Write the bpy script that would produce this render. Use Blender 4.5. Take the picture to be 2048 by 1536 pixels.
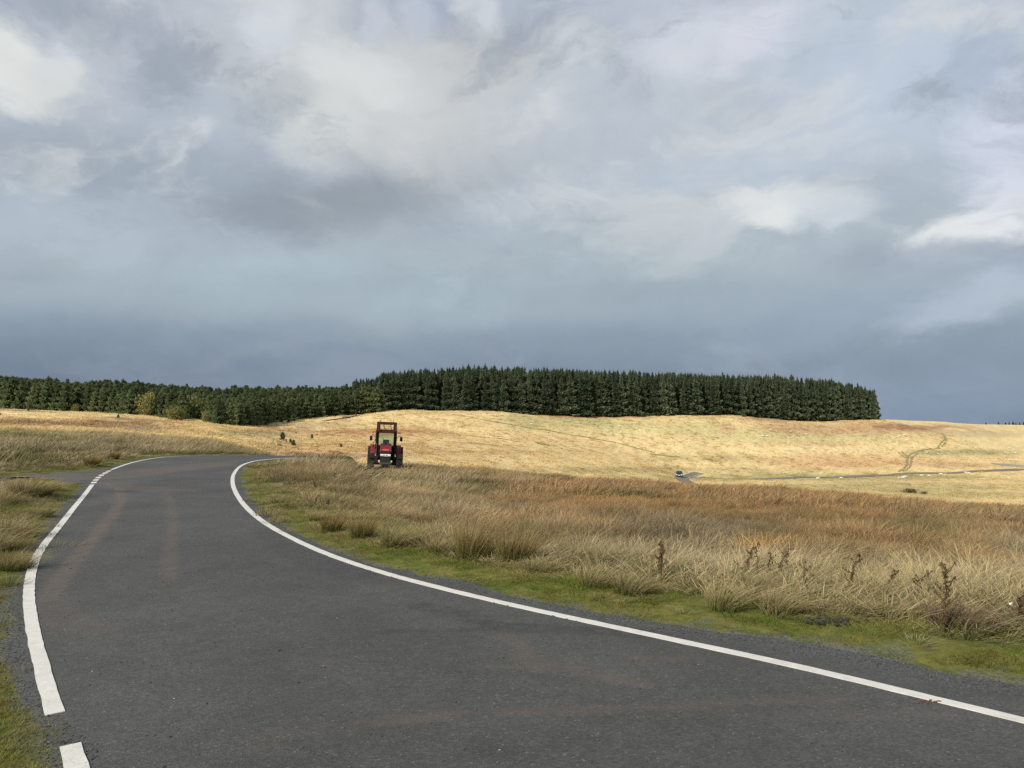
import bpy, bmesh, math, random
import numpy as np
from mathutils import Vector, Matrix, Euler
from mathutils.geometry import delaunay_2d_cdt

random.seed(7)
RNG = np.random.default_rng(7)
C = bpy.context.scene.collection
for o in list(bpy.data.objects):
    bpy.data.objects.remove(o)

# ------------------------------------------------------------------ camera
F, CX, CY, EYE = 1538.0, 1024.0, 768.0, 1.7
PITCH = math.atan(58.0 / F)
cp, sp = math.cos(PITCH), math.sin(PITCH)
cam_d = bpy.data.cameras.new('camera')
cam_d.sensor_width = 36.0
cam_d.lens = 36.0 * F / 2048.0
cam_d.clip_start = 0.05
cam_d.clip_end = 12000
cam = bpy.data.objects.new('camera', cam_d)
C.objects.link(cam)
cam.location = (0, 0, EYE)
cam.rotation_euler = (math.pi / 2 + PITCH, 0, 0)
sc = bpy.context.scene
sc.camera = cam

def ray(px, py):
    u, v = px - CX, CY - py
    return (u, F * cp - v * sp, F * sp + v * cp)

# ------------------------------------------------------------------ light
SUN_AZ, SUN_EL = math.radians(-140), math.radians(33)   # azimuth from +Y, clockwise
sun_d = bpy.data.lights.new('sun', 'SUN')
sun_d.energy = 5.0
sun_d.angle = math.radians(0.6)
sun_d.color = (1.0, 0.935, 0.83)
sun = bpy.data.objects.new('sun', sun_d)
C.objects.link(sun)
sdir = Vector((math.sin(SUN_AZ) * math.cos(SUN_EL), math.cos(SUN_AZ) * math.cos(SUN_EL), math.sin(SUN_EL)))
sun.rotation_euler = sdir.to_track_quat('Z', 'Y').to_euler()

sc.view_settings.view_transform = 'Standard'
sc.view_settings.look = 'None'
sc.view_settings.exposure = 0.0
sc.view_settings.gamma = 1.0
sc.view_settings.use_curve_mapping = False
sc.cycles.max_bounces = 6
sc.cycles.diffuse_bounces = 3
sc.cycles.transparent_max_bounces = 8
sc.cycles.use_denoising = False

def s2l(r, g, b):
    f = lambda c: (c / 255.0) / 12.92 if c <= 10.3 else (((c / 255.0) + 0.055) / 1.055) ** 2.4
    return (f(r), f(g), f(b), 1.0)

# ------------------------------------------------------------------ sky (world)
world = bpy.data.worlds.new("World")
sc.world = world
world.use_nodes = True
nt = world.node_tree
N, L = nt.nodes, nt.links
N.clear()
def wn(t, **k):
    n = N.new(t)
    for a, b in k.items():
        setattr(n, a, b)
    return n
def wmath(op, a, b=None, c=None, clamp=False):
    n = wn('ShaderNodeMath', operation=op, use_clamp=clamp)
    for i, v in enumerate((a, b, c)):
        if v is None: continue
        if isinstance(v, (int, float)): n.inputs[i].default_value = v
        else: L.new(v, n.inputs[i])
    return n.outputs[0]
tc = wn('ShaderNodeTexCoord')
sep = wn('ShaderNodeSeparateXYZ'); L.new(tc.outputs['Generated'], sep.inputs[0])
az = wmath('ARCTAN2', sep.outputs[0], sep.outputs[1])
el = wmath('ARCSINE', sep.outputs[2])
elc = wmath('MAXIMUM', el, -0.02)
comb = wn('ShaderNodeCombineXYZ')
L.new(az, comb.inputs[0]); L.new(elc, comb.inputs[1])
# turbulence that bends the shapes of the clouds (sampled on the direction sphere: no seam)
def wnoise(scale, detail, rough, vec, dist=0.0):
    n = wn('ShaderNodeTexNoise'); n.inputs['Scale'].default_value = scale
    n.inputs['Detail'].default_value = detail; n.inputs['Roughness'].default_value = rough
    n.inputs['Distortion'].default_value = dist
    L.new(vec, n.inputs['Vector']); return n
sq = wn('ShaderNodeVectorMath', operation='MULTIPLY'); L.new(tc.outputs['Generated'], sq.inputs[0]); sq.inputs[1].default_value = (1, 1, 1.7)
n_warp = wnoise(3.2, 5, 0.55, sq.outputs[0])
n_fine = wnoise(15, 7, 0.62, sq.outputs[0], 0.3)
n_big = wnoise(2.1, 4, 0.5, sq.outputs[0], 0.6)
wsub = wn('ShaderNodeVectorMath', operation='SUBTRACT'); L.new(n_warp.outputs['Color'], wsub.inputs[0]); wsub.inputs[1].default_value = (.5, .5, .5)
wscl = wn('ShaderNodeVectorMath', operation='SCALE'); L.new(wsub.outputs[0], wscl.inputs[0]); wscl.inputs['Scale'].default_value = 0.055
wadd = wn('ShaderNodeVectorMath', operation='ADD'); L.new(comb.outputs[0], wadd.inputs[0]); L.new(wscl.outputs[0], wadd.inputs[1])
fsub = wn('ShaderNodeVectorMath', operation='SUBTRACT'); L.new(n_fine.outputs['Color'], fsub.inputs[0]); fsub.inputs[1].default_value = (.5, .5, .5)
fscl = wn('ShaderNodeVectorMath', operation='SCALE'); L.new(fsub.outputs[0], fscl.inputs[0]); fscl.inputs['Scale'].default_value = 0.05
wadd2 = wn('ShaderNodeVectorMath', operation='ADD'); L.new(wadd.outputs[0], wadd2.inputs[0]); L.new(fscl.outputs[0], wadd2.inputs[1])
P = wadd2.outputs[0]
# base gradient by elevation
mr = wn('ShaderNodeMapRange'); L.new(elc, mr.inputs[0])
mr.inputs[1].default_value = -0.02; mr.inputs[2].default_value = 0.62
addw = wmath('ADD', mr.outputs[0], wmath('MULTIPLY', wmath('SUBTRACT', n_big.outputs['Fac'], 0.5), 0.16))
ramp = wn('ShaderNodeValToRGB'); L.new(addw, ramp.inputs[0])
cr = ramp.color_ramp
cr.interpolation = 'EASE'
def el_of(py, px=1024):
    d = Vector(ray(px, py)); d.normalize(); return math.asin(d.z)
def az_of(px, py=768):
    d = ray(px, py); return math.atan2(d[0], d[1])
stops = [(-0.02, (120, 136, 157)), (el_of(770), (126, 142, 161)), (el_of(700), (137, 152, 168)), (el_of(610), (164, 177, 187)),
         (el_of(520), (175, 187, 195)), (el_of(400), (179, 189, 199)), (el_of(250), (185, 194, 204)), (el_of(60), (188, 197, 208)), (0.62, (190, 199, 210))]
while len(cr.elements) < len(stops): cr.elements.new(0.5)
for e, (v, c) in zip(cr.elements, stops):
    e.position = max(0, min(1, (v + 0.02) / 0.64)); e.color = s2l(*c)
col = ramp.outputs[0]
# cloud masses: px, py (where they stand in the sky), half width, half height, tilt, colour, strength, edge softness (0 hard .. 1 soft)
clouds = [
    (150, 790, 700, 95, 0, (112, 128, 150), .8, 1),
    (700, 730, 520, 60, 0, (120, 136, 158), .5, 1),
    (1750, 790, 620, 80, 0, (130, 148, 172), .8, 1),
    (240, 345, 420, 85, 2, (160, 172, 184), .9, 1),
    (570, 425, 300, 75, 12, (147, 157, 168), .95, .85),
    (820, 390, 330, 70, 15, (156, 165, 172), .7, 1),
    (850, 300, 260, 80, 0, (176, 178, 182), .5, 1),
    (200, 470, 420, 80, -4, (180, 193, 205), .8, .7),
    (520, 570, 420, 70, 8, (172, 190, 198), .6, 1),
    (1350, 480, 500, 110, 5, (166, 182, 192), .5, 1),
    (1450, 610, 500, 60, -4, (156, 172, 184), .6, 1),
    (1250, 200, 420, 120, 20, (196, 204, 212), .6, 1),
    (850, 60, 280, 85, -8, (164, 175, 192), .9, .7),
    (380, 130, 150, 150, 40, (176, 188, 200), .6, .9),
    (430, 60, 420, 110, 20, (198, 202, 210), .5, 1),
    (740, 200, 340, 130, -10, (210, 213, 213), .9, 1),
    (880, 150, 330, 80, 6, (206, 208, 208), .8, .8),
    (700, 140, 170, 45, -10, (226, 229, 228), .7, .8),
    (640, 245, 110, 85, 30, (220, 224, 221), .75, 1),
    (560, 190, 70, 40, 25, (190, 196, 200), .7, .8),
    (540, 45, 70, 60, 60, (214, 220, 228), .7, .6),
    (950, 40, 50, 60, 50, (220, 224, 228), .7, .6),
    (760, 42, 35, 35, 0, (200, 208, 220), .6, .7),
    (840, 45, 35, 40, 45, (198, 206, 220), .6, .7),
    (1450, 75, 260, 70, 8, (214, 218, 228), .8, .8),
    (1150, 110, 90, 40, 10, (208, 214, 218), .7, .7),
    (1500, 80, 110, 45, 35, (222, 222, 232), .6, .5),
    (1800, 130, 300, 200, 0, (198, 212, 228), .6, 1),
    (1960, 115, 75, 60, 60, (168, 182, 200), .7, .7),
    (1500, 330, 420, 60, 5, (196, 208, 220), .6, 1),
    (28, 150, 80, 62, -25, (228, 231, 227), .95, .6),
    (100, 170, 70, 30, 25, (222, 225, 222), .9, .5),
    (165, 95, 120, 22, 50, (214, 219, 226), .7, .8),
    (420, 555, 60, 20, 0, (176, 192, 202), .5, .8),
    (1560, 412, 120, 44, 5, (222, 227, 229), .85, .7),
    (1515, 425, 75, 40, -28, (229, 232, 231), .9, .6),
    (1660, 430, 95, 38, 10, (212, 219, 226), .7, .6),
    (1950, 462, 150, 52, 12, (228, 231, 231), 1, .55),
    (2045, 410, 90, 80, 40, (230, 232, 235), 1, .55),
    (2060, 290, 120, 120, 50, (214, 220, 236), .8, .7),
    (1900, 530, 260, 45, -3, (160, 172, 186), .8, .8),
    (1960, 600, 160, 45, 20, (182, 194, 210), .7, .7),
    (885, 592, 60, 26, 15, (190, 204, 212), .75, .75),
    (810, 592, 70, 22, 5, (176, 192, 202), .7, .8),
    (1640, 655, 240, 50, 10, (150, 166, 184), .6, .8),
    (880, 610, 190, 50, 0, (166, 184, 194), .6, .8),
]
for (px, py, rx, ry, rot, c, s, soft) in clouds:
    m = wn('ShaderNodeMapping', vector_type='TEXTURE')
    m.inputs['Location'].default_value = (az_of(px, py), el_of(py, px), 0)
    m.inputs['Rotation'].default_value = (0, 0, math.radians(rot))
    k = 1.28
    m.inputs['Scale'].default_value = (rx / F * k, ry / F * k, 1)
    L.new(P, m.inputs['Vector'])
    flat = wn('ShaderNodeVectorMath', operation='MULTIPLY'); L.new(m.outputs[0], flat.inputs[0]); flat.inputs[1].default_value = (1, 1, 0)
    g = wn('ShaderNodeTexGradient', gradient_type='SPHERICAL'); L.new(flat.outputs[0], g.inputs[0])
    src = wmath('ADD', g.outputs['Fac'], wmath('MULTIPLY', wmath('SUBTRACT', n_fine.outputs['Fac'], 0.5), 0.95 * (1.12 - soft)))
    w = wn('ShaderNodeMapRange', interpolation_type='SMOOTHSTEP'); L.new(src, w.inputs[0])
    w.inputs[1].default_value = 0.04 + 0.12 * (1 - soft); w.inputs[2].default_value = 0.30 + 0.55 * soft
    w.inputs[4].default_value = s
    mx = wn('ShaderNodeMix', data_type='RGBA'); L.new(w.outputs[0], mx.inputs[0]); L.new(col, mx.inputs[6])
    mx.inputs[7].default_value = s2l(*c)
    col = mx.outputs[2]
# ragged lit shreds and grey rifts in the deck, stretched along the wind
sh = wn('ShaderNodeMapping', vector_type='POINT'); L.new(wadd2.outputs[0], sh.inputs['Vector'])
sh.inputs['Rotation'].default_value = (0, 0, math.radians(-28)); sh.inputs['Scale'].default_value = (3.2, 6.5, 1)
flat_ = wn('ShaderNodeVectorMath', operation='ADD'); L.new(sh.outputs[0], flat_.inputs[0]); flat_.inputs[1].default_value = (7.3, 2.1, 0)
n_sh = wnoise(1.0, 9, 0.60, flat_.outputs[0], 0.7)
hi = wn('ShaderNodeMapRange', interpolation_type='SMOOTHSTEP'); L.new(elc, hi.inputs[0]); hi.inputs[1].default_value = 0.10; hi.inputs[2].default_value = 0.30
hi.inputs[3].default_value = 0.12
for (a_, b_, cc, ss) in ((0.50, 0.68, (218, 221, 222), 0.75), (0.50, 0.34, (148, 159, 171), 0.65)):
    q = wn('ShaderNodeMapRange', interpolation_type='SMOOTHSTEP'); L.new(n_sh.outputs['Fac'], q.inputs[0]); q.inputs[1].default_value = a_; q.inputs[2].default_value = b_; q.inputs[4].default_value = ss
    mx = wn('ShaderNodeMix', data_type='RGBA'); L.new(wmath('MULTIPLY', q.outputs[0], hi.outputs[0]), mx.inputs[0]); L.new(col, mx.inputs[6]); mx.inputs[7].default_value = s2l(*cc); col = mx.outputs[2]
# soft mottling of the whole cloud deck
n_med = wnoise(6.5, 6, 0.58, wadd.outputs[0], 0.5)
both = wmath('ADD', wmath('MULTIPLY', n_med.outputs['Fac'], 0.6), wmath('MULTIPLY', n_fine.outputs['Fac'], 0.4))
mott = wn('ShaderNodeMapRange'); L.new(both, mott.inputs[0])
mott.inputs[1].default_value = 0.3; mott.inputs[2].default_value = 0.7; mott.inputs[3].default_value = 0.94; mott.inputs[4].default_value = 1.08
mul = wn('ShaderNodeVectorMath', operation='SCALE'); L.new(col, mul.inputs[0]); L.new(mott.outputs[0], mul.inputs['Scale'])
bg_c = wn('ShaderNodeBackground'); L.new(mul.outputs[0], bg_c.inputs[0]); bg_c.inputs[1].default_value = 1.0
skyt = wn('ShaderNodeTexSky', sky_type='NISHITA', sun_disc=False)
skyt.sun_elevation = SUN_EL; skyt.sun_rotation = SUN_AZ
bg_s = wn('ShaderNodeBackground'); L.new(skyt.outputs[0], bg_s.inputs[0]); bg_s.inputs[1].default_value = 0.08
mxs = wn('ShaderNodeMixShader'); mxs.inputs[0].default_value = 0.93
L.new(bg_s.outputs[0], mxs.inputs[1]); L.new(bg_c.outputs[0], mxs.inputs[2])
wo = wn('ShaderNodeOutputWorld'); L.new(mxs.outputs[0], wo.inputs[0])

# ------------------------------------------------------------------ maths helpers
def hash2(ix, iy, seed):
    h = (ix.astype(np.int64) * 374761393 + iy.astype(np.int64) * 668265263 + seed * 974634777) & 0x7fffffff
    h = ((h ^ (h >> 13)) * 1274126177) & 0x7fffffff
    return ((h ^ (h >> 16)) & 0xffff) / 65535.0
def vnoise(x, y, seed=0):
    ix, iy = np.floor(x), np.floor(y)
    fx, fy = x - ix, y - iy
    fx, fy = fx * fx * (3 - 2 * fx), fy * fy * (3 - 2 * fy)
    a = hash2(ix, iy, seed); b = hash2(ix + 1, iy, seed); c = hash2(ix, iy + 1, seed); d = hash2(ix + 1, iy + 1, seed)
    return (a * (1 - fx) + b * fx) * (1 - fy) + (c * (1 - fx) + d * fx) * fy
def fbm(x, y, seed=0, octv=4):
    s = 0; a = 0.5; t = 0
    for k in range(octv):
        s = s + a * vnoise(x, y, seed + k); t += a; x = x * 2.03; y = y * 2.03; a *= 0.5
    return s / t
def sstep(x, a, b):
    t = np.clip((x - a) / (b - a), 0, 1); return t * t * (3 - 2 * t)

# ------------------------------------------------------------------ the lie of the land
def zp(px, Y, py):
    d = ray(px, py); return EYE + d[2] / d[1] * Y
Z = 'z'
cols = [
    (-20000, [(20, Z, 0), (60, Z, 0), (200, Z, 1), (500, Z, -4)]),
    (-500, [(20, Z, 0), (60, Z, .2), (120, Z, 1.2), (200, Z, 3.5), (300, Z, 6), (600, Z, 5)]),
    (0, [(24, Z, 0), (60, 868), (120, 838), (200, 816), (300, Z, 5.5), (600, Z, 4)]),
    (200, [(24, Z, 0), (60, 874), (120, 848), (190, 826), (300, Z, 4.5), (600, Z, 3)]),
    (330, [(28, Z, 0), (60, 884), (110, 862), (178, 838), (300, Z, 4), (600, Z, 3)]),
    (430, [(31, Z, 0), (60, 893), (100, 872), (163, 850), (300, Z, 3.6), (600, Z, 3)]),
    (520, [(31.5, Z, 0), (40, Z, -.6), (60, Z, -1.9), (100, 886), (150, 864), (185, 848), (300, Z, 3.4), (600, Z, 3)]),
    (600, [(31, Z, 0), (40, Z, -.8), (50, Z, -2.4), (75, Z, -4), (105, 901), (150, 878), (185, 854), (215, 838), (300, Z, 3.4), (600, Z, 3)]),
    (685, [(10, Z, 0), (20, Z, -.05), (28, Z, -.1), (34, Z, -.45), (45, Z, -2.2), (65, Z, -5), (100, 908), (150, 885), (195, 850), (230, 829), (300, Z, 4), (600, Z, 3)]),
    (728, [(9, Z, 0), (20, Z, -.4), (28, Z, -.85), (35, Z, -1.3), (53, Z, -2.15), (62, Z, -2.5), (75, Z, -5), (102, 911), (150, 887), (197, 852), (234, 826), (300, Z, 4), (600, Z, 3)]),
    (770, [(9, Z, 0), (20, Z, -.45), (35, Z, -1.3), (53, Z, -2.2), (62, Z, -2.5), (75, Z, -5), (105, 914), (150, 890), (200, 853), (236, 821), (300, Z, 4), (600, Z, 3)]),
    (830, [(8, Z, 0), (20, Z, -.65), (35, Z, -1.5), (53, Z, -2.3), (64, Z, -2.6), (80, Z, -5.5), (112, 918), (160, 890), (205, 853), (243, 819), (400, Z, 3), (600, Z, 2)]),
    (1000, [(7, Z, 0), (20, Z, -.8), (35, Z, -1.7), (60, Z, -2.85), (80, Z, -6.5), (140, 935), (192, 888), (222, 850), (248, 821), (275, Z, 2.9), (400, Z, 3.0), (600, Z, 2)]),
    (1370, [(7, Z, 0), (15, Z, -.5), (30, Z, -1.5), (50, Z, -3.1), (75, Z, -7.5), (120, Z, -13), (195, 962), (213, 952), (226, 936), (245, 885), (258, 850), (270, 829), (300, Z, 1.9), (420, Z, 2), (600, Z, 0)]),
    (1480, [(6.5, Z, 0), (15, Z, -.55), (30, Z, -1.6), (49, Z, -3.15), (75, Z, -7.8), (120, Z, -13), (195, 964), (217, 954), (230, 937), (251, 885), (265, 850), (277, 831), (305, Z, 1.4), (420, Z, 1.5), (600, Z, 0)]),
    (1750, [(6, Z, 0), (12, Z, -.4), (25, Z, -1.5), (47, Z, -3.5), (70, Z, -8), (130, Z, -13.5), (180, 970), (232, 949), (254, 918), (284, 870), (310, 837), (440, Z, -2), (600, Z, -6)]),
    (1900, [(6, Z, 0), (12, Z, -.5), (25, Z, -1.6), (45, Z, -3.7), (70, Z, -8.5), (130, Z, -13.8), (185, 970), (238, 945), (268, 920), (312, 870), (355, 843), (470, Z, -5), (800, Z, -19)]),
    (2048, [(6, Z, 0), (12, Z, -.55), (25, Z, -1.7), (44, Z, -3.75), (70, Z, -9), (130, Z, -14), (190, 972), (243, 944), (290, 929), (350, 885), (420, 849), (500, Z, -7), (800, Z, -19)]),
    (2800, [(6, Z, 0), (12, Z, -.5), (25, Z, -1.7), (44, Z, -3.6), (80, Z, -9), (190, Z, -15), (290, Z, -17), (420, Z, -6), (800, Z, -19)]),
    (20000, [(8, Z, 0), (20, Z, -.4), (60, Z, -2), (200, Z, -6), (500, Z, -10)]),
]
RS = np.exp(np.linspace(math.log(0.3), math.log(4000), 700))
TH = np.array([math.atan((c[0] - CX) / F) for c in cols])
TH[0], TH[-1] = -math.pi, math.pi
tab = []
for (px, kn) in cols:
    rr, zz = [0.3, 4], [0, 0]
    wide = abs(px) > 15000
    for k in kn:
        Y = k[0]; z = k[2] if k[1] == Z else zp(px, Y, k[1])
        ct = 1.0 if wide else math.cos(math.atan((px - CX) / F))
        rr.append(Y / ct); zz.append(z)
    rr += [1500, 4000]; zz += [-45, -110]
    tab.append(np.interp(np.log(RS), np.log(rr), zz))
tab = np.array(tab)
# smooth along r (about 5 % of the distance)
kw = np.exp(-0.5 * (np.arange(-9, 10) / 2.0) ** 2); kw /= kw.sum()
tab = np.array([np.convolve(np.pad(t, 9, mode='edge'), kw, 'valid') for t in tab])
THF = np.linspace(-math.pi, math.pi, 2881)
fine = np.array([np.interp(THF, TH, tab[:, j]) for j in range(tab.shape[1])]).T
kt = np.exp(-0.5 * (np.arange(-12, 13) / 4.5) ** 2); kt /= kt.sum()
pad = np.pad(fine, ((12, 12), (0, 0)), mode='wrap')
fine = sum(kt[i] * pad[i:i + fine.shape[0]] for i in range(25))

def to_world(px, py, z=0.0):
    d = ray(px, py); t = (z - EYE) / d[2]
    return (d[0] * t, d[1] * t)

# road edges, first from what is seen of them, then on over the crest and down into the valley
inner_line = [to_world(*p) for p in [(2048, 1447), (1862, 1400), (1556, 1327), (1350, 1283), (1200, 1251), (1045, 1217), (850, 1171), (719, 1133), (640, 1104), (584, 1078), (540, 1054), (517, 1038), (490, 1013), (471, 985), (465, 965), (468, 948), (484, 931), (512, 922), (550, 918), (600, 916)]]
inner_edge = [to_world(*p) for p in [(2048, 1371), (1945, 1356), (1821, 1327), (1676, 1300), (1531, 1276), (1366, 1255), (1241, 1230), (1143, 1218), (1045, 1200), (985, 1181), (950, 1163), (850, 1155), (826, 1141), (740, 1128), (692, 1112), (611, 1075), (531, 1030), (492, 987), (479, 947), (487, 935), (505, 926.5), (544, 920.5), (611, 918)]]
inner_edge = [(9.5, 0.2), (6.2, 2.6)] + inner_edge + [(-7.35, 29.3), (-7.0, 30.6), (-7.1, 33), (-8.1, 38), (-9.6, 46), (-10.8, 60)]
outer_line = [to_world(*p) for p in [(110, 1430), (86, 1350), (71, 1290), (60, 1230), (56, 1185), (62, 1145), (72, 1115), (92, 1085), (118, 1055), (145, 1020), (168, 992), (184.5, 970)]]
outer_line2 = [to_world(*p) for p in [(224, 939.8), (250, 930), (275, 923), (305, 917.5), (335, 914), (365, 912.3)]] + [(-12.0, 32.1), (-10.9, 33.0), (-10.4, 34.5), (-11.2, 39), (-12.7, 47), (-13.9, 60)]
outer_edge = [to_world(*p) for p in [(95, 1536), (48, 1430), (28, 1330), (26, 1250), (33, 1180), (48, 1130), (85, 1072), (128, 1018), (152, 985), (166, 968), (127, 966), (112, 959), (50, 959), (-60, 962)]]
track_edge = [to_world(*p) for p in [(-60, 954), (0, 953.5), (44, 951), (102, 947), (185, 941.5), (214, 937.5), (240, 930.5), (275, 921), (305, 915.5), (335, 912), (362, 910)]]
outer_edge = [(-1.1, -1.5), (-1.8, 1.5)] + outer_edge + track_edge + [(-12.2, 32.4), (-11.1, 33.3), (-10.7, 34.5), (-11.5, 39), (-13.0, 47), (-14.2, 60)]

def resample(pts, step):
    pts = np.array(pts, float)
    # Catmull-Rom through the points
    out = []
    n = len(pts)
    for i in range(n - 1):
        p0 = pts[max(i - 1, 0)]; p1 = pts[i]; p2 = pts[i + 1]; p3 = pts[min(i + 2, n - 1)]
        d = np.linalg.norm(p2 - p1); k = max(2, int(d / step))
        a = np.linalg.norm(p1 - p0) + 1e-6; c = np.linalg.norm(p3 - p2) + 1e-6
        m1 = (p2 - p0) / (a + d) * d; m2 = (p3 - p1) / (d + c) * d
        for j in range(k):
            t = j / k
            out.append((2 * t ** 3 - 3 * t ** 2 + 1) * p1 + (t ** 3 - 2 * t ** 2 + t) * m1 + (-2 * t ** 3 + 3 * t ** 2) * p2 + (t ** 3 - t ** 2) * m2)
    out.append(pts[-1])
    return np.array(out)

def ragged(P_, amp, seed):
    t = np.gradient(P_, axis=0); t /= np.linalg.norm(t, axis=1)[:, None] + 1e-9
    nrm = np.stack([-t[:, 1], t[:, 0]], 1)
    s = np.concatenate([[0], np.cumsum(np.linalg.norm(np.diff(P_, axis=0), axis=1))])
    o = (fbm(s * 1.3, s * 0, seed, 5) - .5) * 2 * amp
    return P_ + nrm * o[:, None]
IE = ragged(resample(inner_edge, 0.12), 0.10, 3)
OE = ragged(resample(outer_edge, 0.12), 0.07, 11)
road_poly = np.concatenate([IE, OE[::-1], np.array([[-1.5, -9.0], [9.0, -9.0]])])
# coarser copy for distance tests
rp = np.concatenate([IE[::4], OE[::-1][::4], road_poly[-2:]])

def dist_poly(x, y, poly=rp):
    """signed distance: negative inside"""
    x = np.asarray(x, float); y = np.asarray(y, float)
    sh = x.shape; x = x.ravel(); y = y.ravel()
    out = np.empty(len(x))
    a = poly; b = np.roll(poly, -1, axis=0)
    ab = b - a; l2 = (ab ** 2).sum(1) + 1e-12
    for s in range(0, len(x), 20000):
        X = x[s:s + 20000, None]; Yv = y[s:s + 20000, None]
        t = np.clip(((X - a[:, 0]) * ab[:, 0] + (Yv - a[:, 1]) * ab[:, 1]) / l2, 0, 1)
        dx = X - a[:, 0] - t * ab[:, 0]; dy = Yv - a[:, 1] - t * ab[:, 1]
        d = np.sqrt((dx * dx + dy * dy).min(1))
        cond = ((a[:, 1] > Yv) != (b[:, 1] > Yv)) & (X < ab[:, 0] * (Yv - a[:, 1]) / (ab[:, 1] + 1e-12) + a[:, 0])
        out[s:s + 20000] = np.where(cond.sum(1) % 2 == 1, -d, d)
    return out.reshape(sh)

def z_road(x, y):
    return -0.02 * np.clip(y - 29.5, 0, None) ** 1.6

def base_z(x, y):
    x = np.asarray(x, float); y = np.asarray(y, float)
    r = np.sqrt(x * x + y * y) + 1e-6; th = np.arctan2(x, y)
    fi = (th + math.pi) / (2 * math.pi) * (len(THF) - 1)
    fj = (np.log(np.clip(r, 0.3, 3999)) - math.log(0.3)) / (math.log(4000) - math.log(0.3)) * (len(RS) - 1)
    i = np.clip(fi.astype(int), 0, len(THF) - 2); j = np.clip(fj.astype(int), 0, len(RS) - 2)
    u = fi - i; v = fj - j
    return (fine[i, j] * (1 - u) * (1 - v) + fine[i + 1, j] * u * (1 - v) + fine[i, j + 1] * (1 - u) * v + fine[i + 1, j + 1] * u * v)

def terrain(x, y, dr=None):
    x = np.asarray(x, float); y = np.asarray(y, float)
    z = base_z(x, y)
    r = np.sqrt(x * x + y * y)
    z = z + (fbm(x / 1.1, y / 1.1, 21, 3) - .5) * 0.22 * sstep(r, 3, 9) * (1 - 0.6 * sstep(r, 40, 90))
    z = z + (fbm(x / 18, y / 18, 31, 3) - .5) * 1.0 * sstep(r, 70, 130)
    z = z + (fbm(x / 3.5, y / 3.5, 41, 3) - .5) * 0.16 * sstep(r, 70, 120)
    near = (r < 75)
    if dr is None:
        dr = np.full(x.shape, 99.0)
        if near.any(): dr[near] = dist_poly(x[near], y[near])
    bw = 3.2 - 2.5 * sstep(y, 27.5, 31)
    w = sstep(dr / bw, 0.08, 1.0)
    z = z * w + z_road(x, y) * (1 - w)
    z = z + 0.05 * sstep(dr, 0.0, 0.5) * (1 - sstep(dr, 1.5, 4))
    z = np.where(dr < -0.12, z - 0.05, z)
    return z

def hit(px, py, rmin=0.0, rmax=900.0):
    d = Vector(ray(px, py)); d /= math.hypot(d.x, d.y)
    rs = np.exp(np.linspace(math.log(max(rmin, 2.5)), math.log(rmax), 3000))
    X = d.x * rs; Yv = d.y * rs
    zt = base_z(X, Yv)
    zr = EYE + d.z * rs
    k = np.argmax(zr < zt)
    if not (zr < zt).any(): k = int(np.argmin(zr - zt))
    x, y = float(X[k]), float(Yv[k])
    return x, y, float(terrain(np.array([x]), np.array([y]))[0])

def project(x, y, z):
    z = z - EYE
    yc = y * cp + z * sp; v = -y * sp + z * cp
    yc = np.where(yc < 0.1, 0.1, yc)
    return CX + F * x / yc, CY - F * v / yc

# ------------------------------------------------------------------ colour of the ground cover (in world place; near duller, far brighter, partly cloud shade put into the colour)
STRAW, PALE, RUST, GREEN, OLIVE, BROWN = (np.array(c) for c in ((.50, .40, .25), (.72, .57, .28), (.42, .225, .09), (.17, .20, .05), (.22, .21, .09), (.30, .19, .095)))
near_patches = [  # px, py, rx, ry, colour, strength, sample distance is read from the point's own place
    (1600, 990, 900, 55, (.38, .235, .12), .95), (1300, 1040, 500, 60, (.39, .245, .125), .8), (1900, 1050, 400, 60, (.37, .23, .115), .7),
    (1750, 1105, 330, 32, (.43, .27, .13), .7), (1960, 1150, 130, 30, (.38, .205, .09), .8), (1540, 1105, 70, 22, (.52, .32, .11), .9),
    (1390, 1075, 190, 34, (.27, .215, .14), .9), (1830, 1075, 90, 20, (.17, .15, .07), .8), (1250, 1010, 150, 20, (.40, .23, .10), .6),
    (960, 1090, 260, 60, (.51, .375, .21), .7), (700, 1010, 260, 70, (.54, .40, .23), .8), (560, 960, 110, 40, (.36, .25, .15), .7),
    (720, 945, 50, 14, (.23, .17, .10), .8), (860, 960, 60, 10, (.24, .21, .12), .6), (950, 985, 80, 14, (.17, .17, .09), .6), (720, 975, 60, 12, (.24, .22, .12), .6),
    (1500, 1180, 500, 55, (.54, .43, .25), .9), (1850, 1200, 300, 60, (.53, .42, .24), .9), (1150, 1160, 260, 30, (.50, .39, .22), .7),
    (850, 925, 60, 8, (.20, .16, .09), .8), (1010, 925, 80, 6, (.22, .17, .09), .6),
    (90, 870, 600, 26, (.48, .38, .23), .6), (150, 848, 330, 11, (.42, .27, .13), .95), (420, 862, 200, 12, (.42, .27, .13), .9), (60, 846, 70, 6, (.26, .17, .10), .6), (180, 829, 560, 12, (.78, .62, .32), 1),  # last patch: sunlit band before the left wood, its light put into the colour
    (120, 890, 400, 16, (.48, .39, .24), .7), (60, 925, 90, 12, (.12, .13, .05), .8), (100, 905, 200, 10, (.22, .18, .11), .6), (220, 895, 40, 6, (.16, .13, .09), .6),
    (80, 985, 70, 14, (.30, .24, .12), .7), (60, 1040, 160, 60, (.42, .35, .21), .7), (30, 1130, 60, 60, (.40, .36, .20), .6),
    (560, 905, 220, 8, (.20, .17, .09), .7), (500, 895, 300, 8, (.38, .29, .17), .7),
]
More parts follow.
